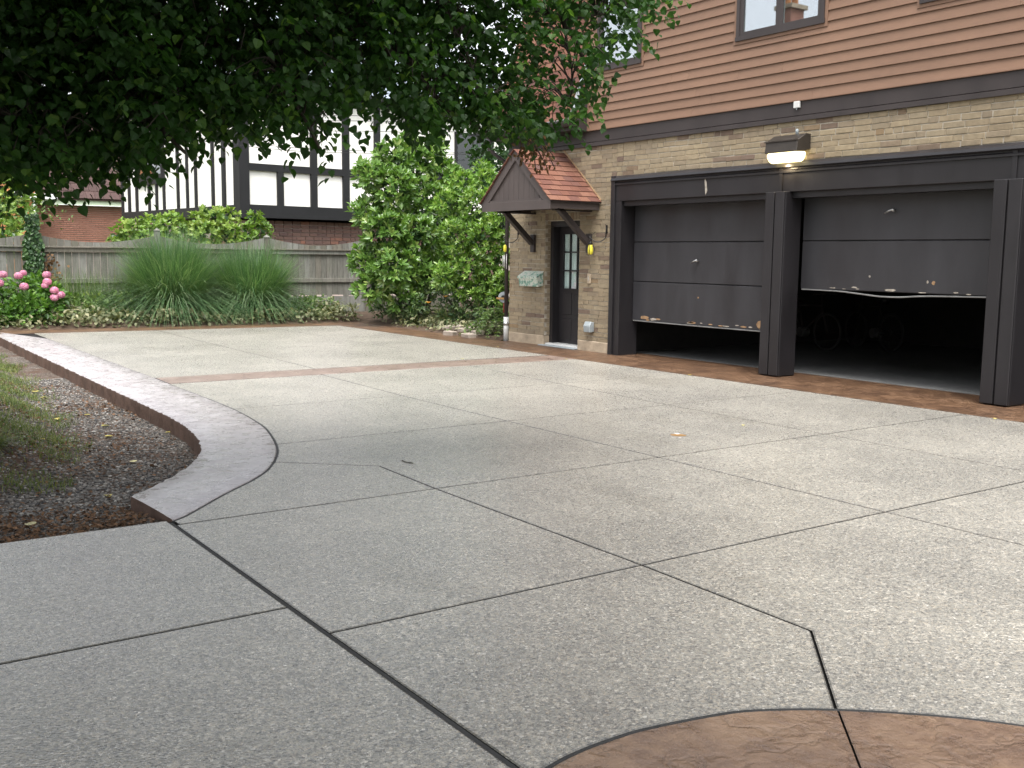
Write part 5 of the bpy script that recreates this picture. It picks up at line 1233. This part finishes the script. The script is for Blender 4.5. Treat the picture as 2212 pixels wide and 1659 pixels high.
# fallen leaves ---------------------------------------------------------------
fl = [(118,902,'yellow leaf on the gravel near the left grass'),(226,939,'yellow leaf in the middle of the gravel bed'),(291,992,'large yellow leaf on the gravel by the strip bend'),(77,845,'pale yellow leaf at the edge of the left grass'),(359,921,'upper yellow leaf beside the curved riser'),(367,929,'lower yellow leaf beside the curved riser'),
      (182,893,'whitish leaf on the gravel below the riser'),(88,855,'whitish leaf between grass and gravel'),(123,960,'whitish curled leaf beside the dark tuft'),(220,917,'small whitish leaf on the dark gravel'),(71,1160,'yellow leaf on the gravel at the slab edge'),(231,1077,'yellow leaf on the gravel left of the strip end'),(97,970,'small pale leaf by the grass tuft'),
      (792,703,'yellow leaf at the far end of the house border'),(1001,776,'pale leaf on the rear pad near the cross strip'),(1076,750,'yellow leaf on the brown border before the drain pipe'),(1223,776,'small yellow leaf where the cross strip meets the border'),(1606,919,'small yellow leaf on the slab near the drain cover'),(2150,906,'yellow leaf at the border below the right post'),(1490,811,'small yellow leaf at the border below the left garage door')]
rng = np.random.default_rng(101)
for u, v, lab in fl:
    p = on_ground(u, v); z = .007
    if p[0] < 3.0 and p[1] > 6.3: p = on_ground(u, v, -.13); z = float(gravel_z(p[0], p[1]))+.02
    if p[0] > BX: z = .010
    s_ = (.06 if p[0] < 3 else .035)+.02*rng.random(); o = sheet('fallen_leaf', HEART, np.array([[0, 0, 0.]]), np.array([[math.cos(u), math.sin(u), .05]]), np.array([[.1*math.sin(v), .1, 1.]]), np.array([s_]), 'yellow_leaf', None, np.array([rng.random()]))
    o.location = (p[0], p[1], z); tag(o, lab, 'leaf', 'fallen leaves on the ground')
tag(MB().tube([tuple(on_ground(u, v)+np.array([0, 0, .006])) for u, v in ((868, 996), (878, 1000), (893, 1002))], .004, 5).build('twig', 'bark'), 'thin dark twig lying on the slab beyond the slanted joint', 'twig')

# ================================================================== THE BIG TREE OVERHEAD
rng = np.random.default_rng(111); random.seed(111)
TB = np.array([-2.4, 7.6, -.05])
tree = tag(empty('linden_tree', tuple(TB)), 'large linden tree with dense hanging foliage over the driveway', 'tree')
MB().tube(spline([TB, TB+[.05, 0, 1.2], TB+[.2, -.1, 2.6], TB+[.25, -.1, 4.6], TB+[.2, 0, 7.5]], 5), list(np.linspace(.38, .14, 21)), 14).build('trunk', 'bark', tree, True)
limbs = []
def limb(pts, r0, r1):
    L_ = spline(pts, 7); limbs.extend([(p, r0+(r1-r0)*i/len(L_)) for i, p in enumerate(L_)]); MB().tube(L_, list(np.linspace(r0, r1, len(L_))), 8).build('limb', 'bark', tree, True)
TT = TB+np.array([.2, 0, 3.4])
D = lambda u, v, d: at_depth(u, v, d*.68)      # the boughs hang six to eight metres from the camera
limb([TT, D(-200, -60, 9.5), D(180, 90, 9.6), D(420, 105, 9.6), D(575, 112, 9.8), D(760, 60, 10.2)], .08, .014)
limb([TT+[0, 0, .3], D(300, -250, 9.8), D(640, -60, 10.2), D(780, 70, 10.4), D(890, 135, 10.6), D(1010, 180, 10.9)], .08, .014)
limb([TT+[0, 0, .7], D(500, -420, 10.2), D(900, -150, 11), D(1120, 0, 11.5), D(1215, 45, 11.7), D(1262, 130, 11.9), D(1300, 190, 12)], .06, .006)
limb([D(1215, 45, 11.7), D(1300, 30, 11.9), D(1400, 12, 12)], .014, .005)
limb([D(1215, 45, 11.7), D(1235, 150, 11.6), D(1228, 230, 11.6)], .012, .004)
limb([D(900, -150, 11), D(960, 20, 10.8), D(1010, 120, 10.6), D(1040, 230, 10.6)], .018, .005)
limb([TT-[0, 0, .3], D(-260, 150, 8.8), D(-20, 230, 8.7), D(150, 330, 8.6)], .07, .015)
limb([D(180, 90, 9.6), D(300, 230, 9.2), D(400, 330, 9.0)], .04, .01)
limb([D(575, 112, 9.8), D(640, 220, 9.6), D(690, 320, 9.5)], .03, .008)
limb([D(890, 135, 10.6), D(960, 230, 10.7), D(1060, 290, 11)], .025, .007)
limb([TT+[0, 0, 1], TB+[1.6, -1.0, 5.2], TB+[3.4, -1.5, 6.0]], .10, .03); limb([TT+[0, 0, .8], TB+[-1.6, 2.2, 5.8], TB+[-3, 4, 6.6]], .10, .03)
limb([TT+[0, 0, .6], TB+[.6, -3, 5.4], TB+[1.8, -5.6, 6.2]], .10, .03); limb([TT+[0, 0, 1.2], TB+[-2.5, -1.5, 6.6], TB+[-5, -2.5, 7.2]], .10, .03)
sil_u = [-300, 0, 60, 110, 140, 200, 265, 290, 330, 372, 390, 440, 500, 530, 575, 640, 690, 712, 745, 800, 850, 875, 950, 1040, 1110, 1180, 1215, 1250, 1290, 1330, 1350, 1400, 1440]
sil_v = [415, 420, 435, 415, 385, 395, 420, 370, 345, 385, 345, 335, 315, 285, 300, 325, 350, 245, 225, 255, 290, 325, 325, 320, 360, 365, 345, 285, 245, 200, 135, 80, 55]
vb = lambda u: float(np.interp(u, sil_u, sil_v))
clumps = []                                           # (centre, radius, sprays)
# hanging rim: sprays that end along the lower edge
for u in np.arange(-250, 1420, 24):
    for q in range(2 if u < 1150 else 1):
        v = vb(u)-random.uniform(80, 135); dp = np.interp(u, [-300, 300, 900, 1200, 1430], [8.4, 9.0, 10.3, 11.6, 12.0])+random.uniform(-.5, .7)
        clumps.append((D(u+random.uniform(-14, 14), v, dp), .14, 4, 1))
# the body above it
for u in np.arange(-350, 1375, 42):
    top = -330
    for v in np.arange(top, vb(u)-110, 40):
        dens = 3 if u < 1000 else (2 if u < 1200 or v < 60 else 1)
        if u >= 1130 and random.random() < .18 + .34*(v > 90): continue
        for q in range(dens):
            dp = np.interp(u, [-300, 300, 900, 1200, 1430], [8.7, 9.4, 10.6, 11.7, 12.0]) + (q-.6)*.75 + random.uniform(-.35, .35)
            clumps.append((D(u+random.uniform(-24, 24), v+random.uniform(-24, 24), dp), .19, 4 if u < 1130 else 3, 0))
# unseen rest of the crown, added over and behind the camera's left for shade
crown = 0
while crown < 1100:
    v = unit(rng.normal(size=3)); c = (np.array([TB[0]+1.0, TB[1]-2.8, 5.4]) if crown % 5 < 3 else np.array([TB[0]-.4, TB[1]-6.2, 5.2])) + v*np.array([5.0, 6.0, 2.4])*rng.random()**.33
    d_ = CM.T @ (c-EYEP)
    uu, vv = (CX+FPX*d_[0]/d_[2], CY+FPX*d_[1]/d_[2]) if d_[2] > .3 else (0, -999)
    if d_[2] > .3 and -400 < uu < 2700 and vv > -420: continue
    if c[2] < 3.2 or np.linalg.norm(c-EYEP) < 2.9: continue
    clumps.append((c, .48, 4, 2)); crown += 1
P = []; A = []; Nn = []; Sz = []; Tn = []
tw = {}
LP = np.array([l[0] for l in limbs]); LR = np.array([l[1] for l in limbs])
twigs = MB(); ntw = 0
for c, r_, ns, kind in clumps:
    i = int(np.argmin(np.linalg.norm(LP-c, axis=1)+.3*(LP[:, 2] < c[2]-.1))); o_ = LP[i]
    if kind < 2:
        m_ = (o_+c)/2+np.array([random.uniform(-.08, .08), random.uniform(-.08, .08), .10+.1*np.linalg.norm(c-o_)])
        twigs.tube(spline([o_, m_, c], 3), list(np.linspace(.007, .0025, 7)), 4, False)
    tone = rng.random()*.45
    for s in range(ns):
        p0 = c+rng.normal(0, r_*.45, 3); d_ = unit(np.array([rng.normal(), rng.normal(), -.35-.5*rng.random()] if kind == 1 else [rng.normal(), rng.normal(), -.15+.35*rng.normal()])); ln = (.25 if kind == 1 else .29)*(.7+.6*rng.random())
        if kind == 2: ln *= 2.2
        k = 9 if kind < 2 else 7
        for j in range(k):
            t_ = (j+.5)/k; p = p0+d_*ln*t_+np.array([0, 0, -.10*t_*t_]); sd = unit(np.cross(d_, [0, 0, 1.]))*(1 if j % 2 else -1)
            P.append(p+sd*.014); A.append(sd*.8+d_*.5+np.array([0, 0, -.75])+rng.normal(0, .28, 3)); Nn.append(np.array([0, 0, .9])+sd*.45+rng.normal(0, .38, 3)); Sz.append((.054 if kind < 2 else .16)*(.62+.55*rng.random())); Tn.append(tone+rng.random()*.54)
twigs.build('twigs', 'bark', tree, True)
P, A, Nn = map(np.array, (P, A, Nn))
sheet('crown', HEART, P, A, Nn, np.array(Sz), 'leaf_linden', tree, np.clip(np.array(Tn), 0, .999))
# the withered spray hanging in front of the canopy
P = []; A = []; Nn = []
dw = MB()
for k in range(7):
    a_ = D(1140+random.uniform(-10, 25), 300, 11.6); b_ = D(1140+random.uniform(-40, 70), 345+random.uniform(-10, 25), 11.5); dw.tube([a_, (a_+b_)/2+[0, 0, .03], b_], .004, 4)
    for j in range(16): q = a_+(b_-a_)*rng.random(); P.append(q+rng.normal(0, .03, 3)); A.append(np.array([0, 0, -1])+rng.normal(0, .5, 3)); Nn.append(rng.normal(size=3))
P, A, Nn = map(np.array, (P, A, Nn)); sheet('withered_leaves', OVATE, P, A, Nn, .042*np.ones(len(P)), 'dead_leaf', tree); dw.build('withered_twigs', 'bark', tree)
print('leaves', len(clumps))
